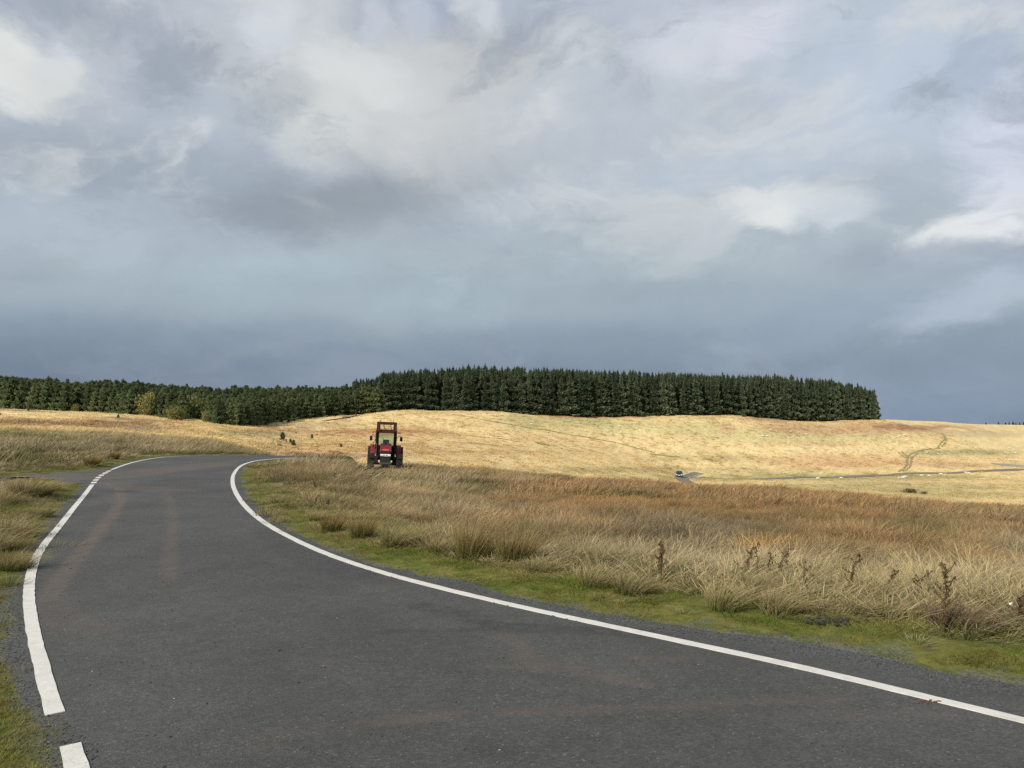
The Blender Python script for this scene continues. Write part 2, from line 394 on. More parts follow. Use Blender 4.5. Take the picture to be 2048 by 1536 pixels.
far_patches = [
    (1300, 858, 270, 20, (.54, .48, .21), .8), (1560, 872, 300, 18, (.54, .48, .22), .8), (1120, 845, 180, 14, (.50, .44, .20), .8),
    (1700, 858, 300, 14, (.50, .31, .16), .75), (1800, 855, 120, 6, (.33, .18, .10), .8), (1180, 832, 110, 6, (.50, .30, .16), .8), (1560, 838, 90, 6, (.42, .29, .17), .7),
    (1650, 922, 260, 14, (.58, .38, .18), .75), (1720, 930, 100, 8, (.54, .33, .15), .6), (1420, 916, 150, 9, (.36, .28, .12), .8),
    (1500, 897, 350, 6, (.72, .57, .29), .8), (1850, 893, 300, 6, (.72, .57, .29), .7), (1600, 888, 160, 5, (.54, .36, .17), .6), (1900, 930, 110, 6, (.48, .32, .17), .7),
    (1940, 868, 160, 8, (.44, .36, .19), .6), (1930, 905, 150, 7, (.33, .31, .14), .8), (1200, 885, 300, 22, (.72, .56, .27), .7),
    (860, 850, 200, 10, (.72, .55, .26), .6), (820, 862, 100, 10, (.56, .36, .16), .7), (720, 868, 200, 10, (.52, .31, .15), .8), (980, 880, 220, 18, (.70, .52, .25), .6),
    (700, 895, 260, 14, (.56, .38, .18), .7), (660, 912, 120, 8, (.42, .27, .15), .9), (950, 905, 260, 8, (.52, .34, .16), .5), (1350, 940, 350, 8, (.36, .30, .13), .6),
    (1650, 955, 400, 9, (.33, .31, .13), .7), (1800, 975, 350, 14, (.46, .39, .18), .8), (1750, 963, 200, 4, (.60, .48, .25), .7), (560, 862, 120, 9, (.50, .33, .18), .7), (620, 850, 140, 6, (.34, .26, .15), .5),
    (1900, 990, 300, 10, (.40, .34, .15), .6), (560, 885, 90, 14, (.56, .43, .22), .5), (500, 868, 110, 8, (.40, .35, .18), .6),
]
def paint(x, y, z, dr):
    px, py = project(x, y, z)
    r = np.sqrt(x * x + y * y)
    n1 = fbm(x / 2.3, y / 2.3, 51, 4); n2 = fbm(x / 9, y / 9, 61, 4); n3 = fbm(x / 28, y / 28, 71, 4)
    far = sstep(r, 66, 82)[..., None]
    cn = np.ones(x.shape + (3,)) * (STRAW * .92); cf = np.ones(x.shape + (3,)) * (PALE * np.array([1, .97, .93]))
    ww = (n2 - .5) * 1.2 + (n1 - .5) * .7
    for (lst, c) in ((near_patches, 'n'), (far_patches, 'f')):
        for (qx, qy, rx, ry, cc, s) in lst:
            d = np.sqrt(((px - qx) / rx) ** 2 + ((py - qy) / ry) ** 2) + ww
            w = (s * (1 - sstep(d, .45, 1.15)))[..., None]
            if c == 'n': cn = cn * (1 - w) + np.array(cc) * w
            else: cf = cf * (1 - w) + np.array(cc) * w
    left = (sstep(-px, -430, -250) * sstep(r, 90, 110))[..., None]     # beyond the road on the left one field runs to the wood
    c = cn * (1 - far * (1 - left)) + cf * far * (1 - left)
    # tussock-sized and field-sized variation
    gr = sstep(n2, .56, .72)[..., None] * (.5 - .36 * far)
    c = c * (1 - gr) + np.array([.30, .27, .11]) * gr * .9
    rs = sstep(n3, .55, .72)[..., None] * (.45 - .33 * far)
    c = c * (1 - rs) + np.array([.46, .28, .13]) * rs
    dk = sstep(n1, .54, .74)[..., None] * (.55 - .48 * far)
    c = c * (1 - dk) + np.array([.16, .13, .06]) * dk
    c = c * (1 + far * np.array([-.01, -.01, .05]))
    return c * (0.86 + 0.28 * fbm(x / .7, y / .7, 81, 2))[..., None]

# ------------------------------------------------------------------ materials
def mat(name, rgb, rough=.8, metal=0.0, spec=.3, var=0.0, vscale=6.0, **k):
    m = bpy.data.materials.new(name); m.use_nodes = True
    nt = m.node_tree; b = nt.nodes['Principled BSDF']
    b.inputs['Base Color'].default_value = (*rgb, 1); b.inputs['Roughness'].default_value = rough
    b.inputs['Metallic'].default_value = metal; b.inputs['Specular IOR Level'].default_value = spec
    if 'trans' in k: b.inputs['Transmission Weight'].default_value = k['trans']
    if var:
        n = nt.nodes.new('ShaderNodeTexNoise'); n.inputs['Scale'].default_value = vscale; n.inputs['Detail'].default_value = 5
        t = nt.nodes.new('ShaderNodeTexCoord'); nt.links.new(t.outputs['Object'], n.inputs['Vector'])
        mr = nt.nodes.new('ShaderNodeMapRange'); mr.inputs[1].default_value = .3; mr.inputs[2].default_value = .7
        mr.inputs[3].default_value = 1 - var; mr.inputs[4].default_value = 1 + var
        nt.links.new(n.outputs[0], mr.inputs[0])
        s = nt.nodes.new('ShaderNodeVectorMath'); s.operation = 'SCALE'; s.inputs[0].default_value = rgb
        nt.links.new(mr.outputs[0], s.inputs['Scale']); nt.links.new(s.outputs[0], b.inputs['Base Color'])
    return m
class NT:
    def __init__(s, m): s.t = m.node_tree; s.N = s.t.nodes; s.L = s.t.links
    def n(s, t, **k):
        x = s.N.new(t)
        for a, b in k.items(): setattr(x, a, b)
        return x
    def set(s, n, **k):
        for a, b in k.items():
            a = a.replace('_', ' ')
            i = n.inputs[int(a)] if a.isdigit() else n.inputs[a]
            if hasattr(b, 'is_output') or isinstance(b, bpy.types.NodeSocket): s.L.new(b, i)
            else: i.default_value = b
        return n
    def inp(s, n, i, v):
        if isinstance(v, bpy.types.NodeSocket): s.L.new(v, n.inputs[i])
        else: n.inputs[i].default_value = v
    def math(s, op, a, b=0.0, clamp=False):
        x = s.n('ShaderNodeMath', operation=op, use_clamp=clamp); s.inp(x, 0, a); s.inp(x, 1, b); return x.outputs[0]
    def mr(s, v, a, b, c=0.0, d=1.0, smooth=False):
        x = s.n('ShaderNodeMapRange'); 
        if smooth: x.interpolation_type = 'SMOOTHSTEP'
        s.inp(x, 0, v); s.inp(x, 1, a); s.inp(x, 2, b); s.inp(x, 3, c); s.inp(x, 4, d); return x.outputs[0]
    def noise(s, vec, scale, detail=4, rough=.55):
        x = s.n('ShaderNodeTexNoise'); s.L.new(vec, x.inputs['Vector']); x.inputs['Scale'].default_value = scale
        x.inputs['Detail'].default_value = detail; x.inputs['Roughness'].default_value = rough; return x.outputs['Fac']
    def mix(s, f, a, b):
        x = s.n('ShaderNodeMix', data_type='RGBA'); s.inp(x, 0, f)
        for i, v in ((6, a), (7, b)):
            if isinstance(v, bpy.types.NodeSocket): s.L.new(v, x.inputs[i])
            else: x.inputs[i].default_value = (*v[:3], 1)
        return x.outputs[2]
    def scale(s, c, f):
        x = s.n('ShaderNodeVectorMath', operation='SCALE'); s.L.new(c, x.inputs[0]); s.inp(x, 'Scale', f); return x.outputs[0]
    def attr(s, name, typ='GEOMETRY'):
        return s.n('ShaderNodeAttribute', attribute_name=name, attribute_type=typ)

def ground_material():
    m = bpy.data.materials.new('moor_ground'); m.use_nodes = True; t = NT(m); b = t.N['Principled BSDF']
    co = t.n('ShaderNodeTexCoord').outputs['Object']
    col = t.attr('col').outputs['Color']
    n1 = t.noise(co, 1.7, 7, .65); n2 = t.noise(co, 0.35, 5, .6); n3 = t.noise(co, 14, 5, .7)
    c = t.scale(col, t.mr(n1, .3, .7, .72, 1.22))
    c = t.mix(t.mr(n2, .55, .72, 0, .35), c, (.20, .17, .08))
    c = t.scale(c, t.mr(n3, .3, .7, .75, 1.2))
    # verge beside the road: short moss and turf
    v = t.attr('verge').outputs['Fac']
    mossn = t.noise(co, 2.6, 6, .65)
    moss = t.mix(t.mr(mossn, .38, .62, 0, 1), (.075, .095, .018), (.155, .14, .040))
    moss = t.mix(t.mr(t.noise(co, 7, 5, .7), .56, .7, 0, .8), moss, (.085, .055, .03))
    moss = t.scale(moss, t.mr(n3, .3, .7, .6, 1.3))
    c = t.mix(v, c, moss)
    g = t.attr('gravel').outputs['Fac']
    gc = t.mix(t.mr(t.noise(co, 60, 3, .8), .4, .6, 0, 1), (.045, .047, .045), (.16, .16, .15))
    c = t.mix(t.math('MULTIPLY', g, t.mr(t.noise(co, 9, 4, .7), .35, .55, .2, 1)), c, gc)
    t.L.new(c, b.inputs['Base Color']); b.inputs['Roughness'].default_value = .95; b.inputs['Specular IOR Level'].default_value = .1
    bp = t.n('ShaderNodeBump'); bp.inputs['Strength'].default_value = .7; bp.inputs['Distance'].default_value = .05
    t.L.new(t.math('ADD', t.noise(co, 2.2, 8, .7), t.math('MULTIPLY', n3, .25)), bp.inputs['Height']); t.L.new(bp.outputs[0], b.inputs['Normal'])
    return m

def asphalt_material(name='asphalt', base=(.060, .060, .057)):
    m = bpy.data.materials.new(name); m.use_nodes = True; t = NT(m); b = t.N['Principled BSDF']
    co = t.n('ShaderNodeTexCoord').outputs['Object']
    big = t.noise(co, .55, 5, .6); mid = t.noise(co, 5, 6, .7); gr = t.noise(co, 95, 3, .8)
    vor = t.n('ShaderNodeTexVoronoi'); vor.inputs['Scale'].default_value = 80; t.L.new(co, vor.inputs['Vector'])
    cell = t.n('ShaderNodeSeparateColor'); t.L.new(vor.outputs['Color'], cell.inputs[0])
    c = t.mix(t.mr(big, .35, .65), tuple(x * .84 for x in base), tuple(x * 1.18 for x in base))
    c = t.scale(c, t.mr(mid, .3, .7, .88, 1.12))
    c = t.scale(c, t.mr(cell.outputs[0], 0, 1, .74, 1.26))
    c = t.scale(c, t.mr(gr, .3, .7, .86, 1.14))
    chips = t.mr(cell.outputs[1], .975, .985, 0, 1)
    c = t.mix(t.math('MULTIPLY', chips, .30), c, (.22, .22, .20))
    v2 = t.n('ShaderNodeTexVoronoi'); v2.inputs['Scale'].default_value = 16; t.L.new(co, v2.inputs['Vector'])
    c2 = t.n('ShaderNodeSeparateColor'); t.L.new(v2.outputs['Color'], c2.inputs[0])
    white = t.math('MULTIPLY', t.mr(v2.outputs['Distance'], .05, .09, 1, 0), t.mr(c2.outputs[0], .987, .99, 0, 1))
    c = t.mix(white, c, (.62, .62, .58))
    d = t.attr('dirt').outputs['Fac']
    dn = t.math('MULTIPLY', d, t.mr(t.noise(co, 4, 6, .75), .3, .62, .15, 1))
    c = t.mix(t.math('MULTIPLY', dn, .8), c, (.125, .095, .072))
    k = t.attr('dark').outputs['Fac']
    c = t.mix(t.math('MULTIPLY', k, t.mr(t.noise(co, 6, 5, .7), .35, .6, .1, 1)), c, (.030, .030, .031))
    g = t.attr('gravel').outputs['Fac']
    gc = t.mix(t.mr(cell.outputs[2], .2, .8), (.032, .034, .033), (.105, .108, .10))
    c = t.mix(t.math('MULTIPLY', g, t.mr(t.noise(co, 7, 4, .7), .3, .55, .1, 1)), c, gc)
    t.L.new(c, b.inputs['Base Color'])
    b.inputs['Roughness'].default_value = .82; b.inputs['Specular IOR Level'].default_value = .35
    bp = t.n('ShaderNodeBump'); bp.inputs['Strength'].default_value = .6; bp.inputs['Distance'].default_value = .006
    t.L.new(t.math('ADD', gr, vor.outputs['Distance']), bp.inputs['Height']); t.L.new(bp.outputs[0], b.inputs['Normal'])
    return m

def paint_material():
    m = bpy.data.materials.new('road_paint'); m.use_nodes = True; t = NT(m); b = t.N['Principled BSDF']
    co = t.n('ShaderNodeTexCoord').outputs['Object']
    c = t.mix(t.mr(t.noise(co, 8, 6, .7), .3, .75), (.66, .645, .59), (.50, .49, .45))
    c = t.mix(t.mr(t.noise(co, 60, 4, .8), .64, .72, 0, .55), c, (.25, .25, .24))
    c = t.mix(t.mr(t.noise(co, 3.5, 6, .75), .56, .72, 0, .5), c, (.30, .29, .27))
    c = t.scale(c, t.mr(t.noise(co, 150, 2, .8), .3, .7, .82, 1.10))
    t.L.new(c, b.inputs['Base Color']); b.inputs['Roughness'].default_value = .7
    bp = t.n('ShaderNodeBump'); bp.inputs['Strength'].default_value = .4; bp.inputs['Distance'].default_value = .004
    t.L.new(t.noise(co, 90, 3, .8), bp.inputs['Height']); t.L.new(bp.outputs[0], b.inputs['Normal'])
    return m

def grass_material(name, trans=.35, cv=.5, foot_k=.5):
    """blade colour: green foot to dry tip, tip colour given by each tuft's own place"""
    m = bpy.data.materials.new(name); m.use_nodes = True; t = NT(m)
    for n in list(t.N): t.N.remove(n)
    a = t.attr('h').outputs['Fac']; v = t.attr('v').outputs['Fac']
    col = t.attr('col', 'INSTANCER').outputs['Color']; g = t.attr('green', 'INSTANCER').outputs['Fac']
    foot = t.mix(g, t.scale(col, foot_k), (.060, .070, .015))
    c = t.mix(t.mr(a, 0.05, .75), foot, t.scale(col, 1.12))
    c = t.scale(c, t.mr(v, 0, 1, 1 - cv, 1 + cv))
    gb = t.math('MULTIPLY', t.mr(v, .72, .74), t.math('MULTIPLY', g, .8))
    c = t.mix(gb, c, (.15, .17, .045))
    d = t.n('ShaderNodeBsdfDiffuse'); t.L.new(c, d.inputs[0])
    tr = t.n('ShaderNodeBsdfTranslucent'); t.L.new(c, tr.inputs[0])
    mx = t.n('ShaderNodeMixShader'); mx.inputs[0].default_value = trans
    t.L.new(d.outputs[0], mx.inputs[1]); t.L.new(tr.outputs[0], mx.inputs[2])
    o = t.n('ShaderNodeOutputMaterial'); t.L.new(mx.outputs[0], o.inputs[0])
    return m

def plant_material(name, foot, tip, trans=.3, var=.3):
    m = bpy.data.materials.new(name); m.use_nodes = True; t = NT(m)
    for n in list(t.N): t.N.remove(n)
    a = t.attr('h').outputs['Fac']; v = t.attr('v').outputs['Fac']
    c = t.mix(t.mr(a, 0.1, .85), foot, tip)
    c = t.scale(c, t.mr(v, 0, 1, 1 - var, 1 + var))
    oi = t.n('ShaderNodeObjectInfo'); c = t.scale(c, t.mr(oi.outputs['Random'], 0, 1, .85, 1.15))
    d = t.n('ShaderNodeBsdfDiffuse'); t.L.new(c, d.inputs[0])
    tr = t.n('ShaderNodeBsdfTranslucent'); t.L.new(c, tr.inputs[0])
    mx = t.n('ShaderNodeMixShader'); mx.inputs[0].default_value = trans
    t.L.new(d.outputs[0], mx.inputs[1]); t.L.new(tr.outputs[0], mx.inputs[2])
    o = t.n('ShaderNodeOutputMaterial'); t.L.new(mx.outputs[0], o.inputs[0])
    return m

def foliage_material(name, dark, light, trans=.42):
    m = bpy.data.materials.new(name); m.use_nodes = True; t = NT(m)
    for n in list(t.N): t.N.remove(n)
    v = t.attr('v').outputs['Fac']; tip = t.attr('h').outputs['Fac']
    oi = t.n('ShaderNodeObjectInfo')
    geo = t.n('ShaderNodeNewGeometry').outputs['Position']
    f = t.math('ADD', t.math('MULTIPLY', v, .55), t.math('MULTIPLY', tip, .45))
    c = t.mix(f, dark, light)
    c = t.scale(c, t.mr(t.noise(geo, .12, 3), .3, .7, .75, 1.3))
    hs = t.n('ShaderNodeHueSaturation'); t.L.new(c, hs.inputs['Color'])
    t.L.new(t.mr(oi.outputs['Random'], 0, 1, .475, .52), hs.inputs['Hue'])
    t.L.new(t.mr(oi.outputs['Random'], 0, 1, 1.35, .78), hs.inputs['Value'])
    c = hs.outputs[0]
    d = t.n('ShaderNodeBsdfDiffuse'); t.L.new(c, d.inputs[0])
    tr = t.n('ShaderNodeBsdfTranslucent'); t.L.new(c, tr.inputs[0])
    mx = t.n('ShaderNodeMixShader'); mx.inputs[0].default_value = trans
    t.L.new(d.outputs[0], mx.inputs[1]); t.L.new(tr.outputs[0], mx.inputs[2])
    o = t.n('ShaderNodeOutputMaterial'); t.L.new(mx.outputs[0], o.inputs[0])
    return m

M_ground = ground_material(); M_asph = asphalt_material(); M_paint = paint_material()
M_asph2 = mat('old_lane_tarmac', (.19, .165, .125), .95, spec=.1, var=.15, vscale=.5)
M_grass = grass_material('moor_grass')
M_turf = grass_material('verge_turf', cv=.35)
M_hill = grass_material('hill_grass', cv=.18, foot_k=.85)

# ------------------------------------------------------------------ mesh helpers
def tag(o, label=None, cat=None, group=None, kind=None):
    if label: o['label'] = label
    if cat: o['category'] = cat
    if group: o['group'] = group
    if kind: o['kind'] = kind
    return o
def link(name, me, m=None, parent=None):
    if m is not None:
        for x in (m if isinstance(m, (list, tuple)) else [m]): me.materials.append(x)
    o = bpy.data.objects.new(name, me); C.objects.link(o)
    if parent is not None: o.parent = parent
    return o
def np_mesh(name, V, Fc, attrs=None, smooth=False):
    me = bpy.data.meshes.new(name)
    V = np.asarray(V, np.float32); Fc = np.asarray(Fc, np.int32)
    k = Fc.shape[1]
    me.vertices.add(len(V)); me.vertices.foreach_set('co', V.ravel())
    me.loops.add(Fc.size); me.loops.foreach_set('vertex_index', Fc.ravel())
    me.polygons.add(len(Fc)); me.polygons.foreach_set('loop_start', np.arange(0, Fc.size, k, dtype=np.int32))
    me.update(calc_edges=True)
    if smooth: me.polygons.foreach_set('use_smooth', np.ones(len(Fc), bool))
    else: me.shade_flat()
    for n, (typ, a) in (attrs or {}).items():
        at = me.attributes.new(n, typ, 'POINT'); a = np.asarray(a)
        at.data.foreach_set({'FLOAT': 'value', 'INT': 'value', 'FLOAT_VECTOR': 'vector', 'FLOAT_COLOR': 'color'}[typ], (a.astype(np.int32) if typ == 'INT' else a.astype(np.float32)).ravel())
    return me
class MB:
    def __init__(s): s.bm = bmesh.new()
    def box(s, c, d, rot=None, bev=0.0):
        r = bmesh.ops.create_cube(s.bm, size=1.0)
        vs = r['verts']
        bmesh.ops.scale(s.bm, vec=d, verts=vs)
        if bev:
            es = list({e for v in vs for e in v.link_edges})
            rb = bmesh.ops.bevel(s.bm, geom=es, offset=bev, segments=2, affect='EDGES', profile=.6)
            vs = list({v for f in rb['faces'] for v in f.verts} | {v for v in vs if v.is_valid})
        if rot: bmesh.ops.rotate(s.bm, cent=(0, 0, 0), matrix=Euler(rot).to_matrix(), verts=vs)
        bmesh.ops.translate(s.bm, vec=c, verts=vs); return s
    def tube(s, a, b, r1, r2=None, n=10):
        a, b = Vector(a), Vector(b); r2 = r1 if r2 is None else r2
        q = (b - a).to_track_quat('Z', 'Y').to_matrix().to_4x4()
        M = Matrix.Translation((a + b) / 2) @ q
        bmesh.ops.create_cone(s.bm, cap_ends=True, segments=n, radius1=r1, radius2=max(r2, 1e-4), depth=(b - a).length, matrix=M); return s
    def path(s, pts, r, n=8):
        for i in range(len(pts) - 1): s.tube(pts[i], pts[i + 1], r, n=n)
        return s
    def ball(s, c, r, sc_=(1, 1, 1), sub=2):
        M = Matrix.Translation(c) @ Matrix.Diagonal((*sc_, 1))
        bmesh.ops.create_icosphere(s.bm, subdivisions=sub, radius=r, matrix=M); return s
    def prism(s, prof, x0, x1):
        """profile in (y,z), extruded along x"""
        a = [s.bm.verts.new((x0, y, z)) for y, z in prof]; b = [s.bm.verts.new((x1, y, z)) for y, z in prof]
        n = len(prof)
        s.bm.faces.new(a); s.bm.faces.new(b[::-1])
        for i in range(n): s.bm.faces.new((a[i], b[i], b[(i + 1) % n], a[(i + 1) % n]))
        return s
    def lathe_x(s, prof, cx, n=28):
        """profile (x offset, radius) spun about the x axis"""
        rings = []
        for x, r in prof:
            rings.append([s.bm.verts.new((cx + x, r * math.cos(2 * math.pi * k / n), r * math.sin(2 * math.pi * k / n))) for k in range(n)])
        for i in range(len(rings) - 1):
            for k in range(n): s.bm.faces.new((rings[i][k], rings[i][(k + 1) % n], rings[i + 1][(k + 1) % n], rings[i + 1][k]))
        return s
    def quad(s, *p):
        s.bm.faces.new([s.bm.verts.new(q) for q in p]); return s
    def build(s, name, m, parent=None, smooth=False, loc=None):
        bmesh.ops.recalc_face_normals(s.bm, faces=s.bm.faces)
        me = bpy.data.meshes.new(name); s.bm.to_mesh(me); s.bm.free()
        if smooth:
            for p in me.polygons: p.use_smooth = True
        o = link(name, me, m, parent)
        if loc: o.location = loc
        return o

# ------------------------------------------------------------------ ground
def build_ground():
    view = math.radians(38)
    thv = np.linspace(-view, view, 480)
    tho = np.linspace(view, 2 * math.pi - view, 90)[1:-1]
    th = np.concatenate([thv, tho])
    rs = np.exp(np.linspace(math.log(0.35), math.log(4000), 520))
    T, R_ = np.meshgrid(th, rs)
    X = R_ * np.sin(T); Y = R_ * np.cos(T)
    near = R_ < 75
    dr = np.full(X.shape, 99.0); dr[near] = dist_poly(X[near], Y[near])
    Zt = terrain(X, Y, dr)
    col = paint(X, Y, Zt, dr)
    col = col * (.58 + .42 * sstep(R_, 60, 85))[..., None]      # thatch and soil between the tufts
    wn_ = fbm(X / 1.2, Y / 1.2, 91, 4)
    verge = 1 - sstep(dr + (wn_ - .5) * 1.0, .55, 1.25)
    # the right-hand verge near the camera is wide
    wide = sstep(X, -4, -1) * (1 - sstep(Y, 12, 16))
    verge = np.maximum(verge, wide * (1 - sstep(dr + (wn_ - .5) * .8, .7, 1.5)))
    px, py = project(X, Y, Zt)
    gn = fbm(X / .4, Y / .4, 95, 3)
    gravel = (1 - sstep(dr + (gn - .5) * .5, .0, .16)) * (R_ < 40)
    nt_, nr = len(th), len(rs)
    idx = np.arange(nt_ * nr).reshape(nr, nt_)
    a = idx[:-1, :]; b = np.roll(idx, -1, axis=1)[:-1, :]; c = np.roll(idx, -1, axis=1)[1:, :]; d = idx[1:, :]
    Fq = np.stack([a, d, c, b], -1).reshape(-1, 4)
    V = np.stack([X, Y, Zt], -1).reshape(-1, 3)
    # close the middle
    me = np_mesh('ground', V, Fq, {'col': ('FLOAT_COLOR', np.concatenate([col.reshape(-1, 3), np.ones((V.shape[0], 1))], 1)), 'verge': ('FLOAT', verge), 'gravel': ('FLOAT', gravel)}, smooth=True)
    o = link('ground', me, M_ground)
    tag(o, kind='structure')
build_ground()

# ------------------------------------------------------------------ road
def path_dist(x, y, pts):
    pts = np.array(pts, float); a = pts[:-1]; ab = pts[1:] - a; l2 = (ab ** 2).sum(1)
    t = np.clip(((x[:, None] - a[:, 0]) * ab[:, 0] + (y[:, None] - a[:, 1]) * ab[:, 1]) / l2, 0, 1)
    return np.sqrt(((x[:, None] - a[:, 0] - t * ab[:, 0]) ** 2 + (y[:, None] - a[:, 1] - t * ab[:, 1]) ** 2).min(1))
def W(lst): return [to_world(*p) for p in lst]
def build_road():
    bd = road_poly[::2]
    lo = bd.min(0); hi = bd.max(0)
    pts = []
    # grid spacing grows with distance
    for (y0, y1, st) in ((-9, 2.5, .6), (2.5, 9, .07), (9, 18, .085), (18, 36, .16), (36, 62, .8)):
        gx, gy = np.meshgrid(np.arange(lo[0], hi[0], st), np.arange(y0, y1, st))
        p = np.stack([gx.ravel(), gy.ravel()], 1) + RNG.uniform(-.2, .2, (gx.size, 2)) * st
        k = np.abs(np.arctan2(p[:, 0], np.maximum(p[:, 1], .01))) < (.75 if y0 > 2 else 4)
        p = p[k]
        p = p[dist_poly(p[:, 0], p[:, 1]) < -st * .5]
        pts.append(p)
    inner = np.concatenate(pts)
    allp = np.concatenate([bd, inner]); n = len(bd)
    r = delaunay_2d_cdt([Vector(p) for p in allp], [(i, (i + 1) % n) for i in range(n)], [], 1, 1e-5)
    V2 = np.array([(v.x, v.y) for v in r[0]]); Fc = np.array([f for f in r[2] if len(f) == 3])
    x, y = V2[:, 0], V2[:, 1]
    z = z_road(x, y) + .004 + .015 * np.clip(-dist_poly(x, y) / 1.2, 0, 1)
    dirt = np.zeros(len(x)); dark = np.zeros(len(x))
    def lane(pts, w, s, arr):
        d = path_dist(x, y, W(pts)); np.maximum(arr, s * (1 - sstep(d, w * .65, w)), out=arr)
    lane([(205, 965), (238, 978), (243, 1000), (225, 1030), (190, 1075), (150, 1120), (120, 1160), (95, 1200)], .12, .95, dirt)
    lane([(95, 1200), (120, 1240), (200, 1260)], .2, .35, dirt)
    lane([(330, 985), (342, 1010), (345, 1060), (338, 1120), (345, 1160)], .10, .6, dirt)
    lane([(80, 950), (160, 955), (215, 955), (300, 945), (420, 930)], 1.0, .75, dirt)
    lane([(215, 948), (330, 935), (460, 925)], .5, .45, dirt)
    lane([(200, 968), (300, 980), (360, 985)], .5, .4, dirt)
    lane([(740, 1452), (830, 1445), (880, 1437)], .08, .5, dirt)
    lane([(900, 1434), (1200, 1425), (1500, 1412), (1700, 1405)], .06, .45, dirt)
    lane([(1010, 1275), (1050, 1300), (1060, 1330), (1150, 1345), (1280, 1372)], .10, .5, dirt)
    lane([(980, 1340), (1180, 1345)], .06, .5, dirt)
    lane([(1230, 1318), (1400, 1322)], .07, .4, dirt)
    lane([(520, 1480), (700, 1462)], .08, .3, dirt)
    lane([(1520, 1440), (2000, 1430)], .08, .25, dirt)
    lane([(840, 1215), (930, 1235), (1000, 1258), (1150, 1262), (1300, 1270)], .16, .7, dark)
    lane([(740, 1265), (860, 1268), (1000, 1262)], .07, .7, dark)
    lane([(230, 984), (265, 985)], .22, .8, dark)
    lane([(330, 986), (380, 986)], .15, .5, dark)
    lane([(540, 1060), (600, 1105), (700, 1150)], .35, .35, dark)
    lane([(520, 1320), (560, 1400)], .4, .2, dark)
    dI = path_dist(x, y, inner_edge)
    gravel = (1 - sstep(dI + (fbm(x / .5, y / .5, 5, 4) - .5) * .5, .05, .32)) * sstep(x, -2.2, -.8) * (y < 14)
    dO = path_dist(x, y, outer_edge[:8])
    gravel = np.maximum(gravel, (1 - sstep(dO + (fbm(x / .4, y / .4, 15, 4) - .5) * .2, .02, .14)) * (y < 6))
    V = np.stack([x, y, z], 1)
    me = np_mesh('road', V, Fc, {'dirt': ('FLOAT', dirt), 'dark': ('FLOAT', dark), 'gravel': ('FLOAT', gravel)})
    me.materials.append(M_asph)
    # normals up
    o = bpy.data.objects.new('road', me); C.objects.link(o); tag(o, kind='structure')
    bm = bmesh.new(); bm.from_mesh(me)
    bmesh.ops.recalc_face_normals(bm, faces=bm.faces)
    if bm.faces[0].normal.z < 0: bmesh.ops.reverse_faces(bm, faces=bm.faces)
    bm.to_mesh(me); bm.free()
    return o
road = build_road()

def smooth_path(p, k=4):
    for _ in range(k):
        q = p.copy(); q[1:-1] = p[:-2] * .25 + p[1:-1] * .5 + p[2:] * .25; p = q
    return p
def ribbon(pts, width, name, m, parent=None, step=.15, zf=None, lift=.006, rag=0.0, attrs=None, thick=0.0):
    p = resample(pts, step); n = len(p)
    if thick and n > 40: p = smooth_path(p, 60)
    t = np.gradient(p, axis=0); t /= np.linalg.norm(t, axis=1)[:, None] + 1e-9
    nr = np.stack([-t[:, 1], t[:, 0]], 1)
    w = np.ones(n) * width / 2 if not callable(width) else width(np.linspace(0, 1, n)) / 2
    jl = RNG.normal(0, rag, n); jr = RNG.normal(0, rag, n)
    K = 2 if width_small(w) else 6
    V = []
    for k in range(K):
        f = k / (K - 1) * 2 - 1
        off = w * f + (jl if k == 0 else jr if k == K - 1 else 0)
        q = p + nr * off[:, None]
        z = zf(q[:, 0], q[:, 1]) + lift
        V.append(np.concatenate([q, z[:, None]], 1))
    V = np.stack(V, 1).reshape(-1, 3)
    idx = np.arange(n * K).reshape(n, K)
    Fc = np.stack([idx[:-1, :-1], idx[:-1, 1:], idx[1:, 1:], idx[1:, :-1]], -1).reshape(-1, 4)[:, ::-1]
    if thick:      # end and side faces down to the road: a painted layer has an edge
        base = V.copy(); base[:, 2] -= thick; nb = len(V)
        e = list(idx[:, 0]) + list(idx[-1, 1:]) + list(idx[::-1, K - 1])[1:] + list(idx[0, ::-1])[1:-1]
        e2 = e[1:] + e[:1]
        side = np.array([[a, b, b + nb, a + nb] for a, b in zip(e, e2)])
        V = np.concatenate([V, base]); Fc = np.concatenate([Fc, side])
    me = np_mesh(name, V, Fc)
    bm = bmesh.new(); bm.from_mesh(me); bmesh.ops.recalc_face_normals(bm, faces=bm.faces)
    up = sum(f.normal.z * f.calc_area() for f in bm.faces)
    if up < 0: bmesh.ops.reverse_faces(bm, faces=bm.faces)
    bm.to_mesh(me); bm.free()
    return link(name, me, m, parent)
def width_small(w): return w.max() < .5
def zr_line(x, y):
    return z_road(x, y) + .004 + .015 * np.clip(-dist_poly(x, y) / 1.2, 0, 1)
inner_line_full = [(8.2, -1.2), (5.2, 1.8)] + inner_line + [(-7.6, 29.5), (-7.25, 30.6), (-7.35, 33), (-8.35, 38), (-9.85, 46), (-11.05, 60)]
ribbon(inner_line_full, .094, 'edge_line', M_paint, road, step=.1, zf=zr_line, lift=.006, rag=.0018, thick=.005)
ribbon(outer_line, .094, 'edge_line', M_paint, road, step=.1, zf=zr_line, lift=.006, rag=.0018, thick=.005)
ribbon(outer_line2, .094, 'edge_line', M_paint, road, step=.1, zf=zr_line, lift=.006, rag=.0018, thick=.005)
ribbon([to_world(140, 1493), to_world(152, 1536), (-1.55, 2.95)], .10, 'line_dash', M_paint, road, step=.1, zf=zr_line, lift=.006, rag=.0018, thick=.005)
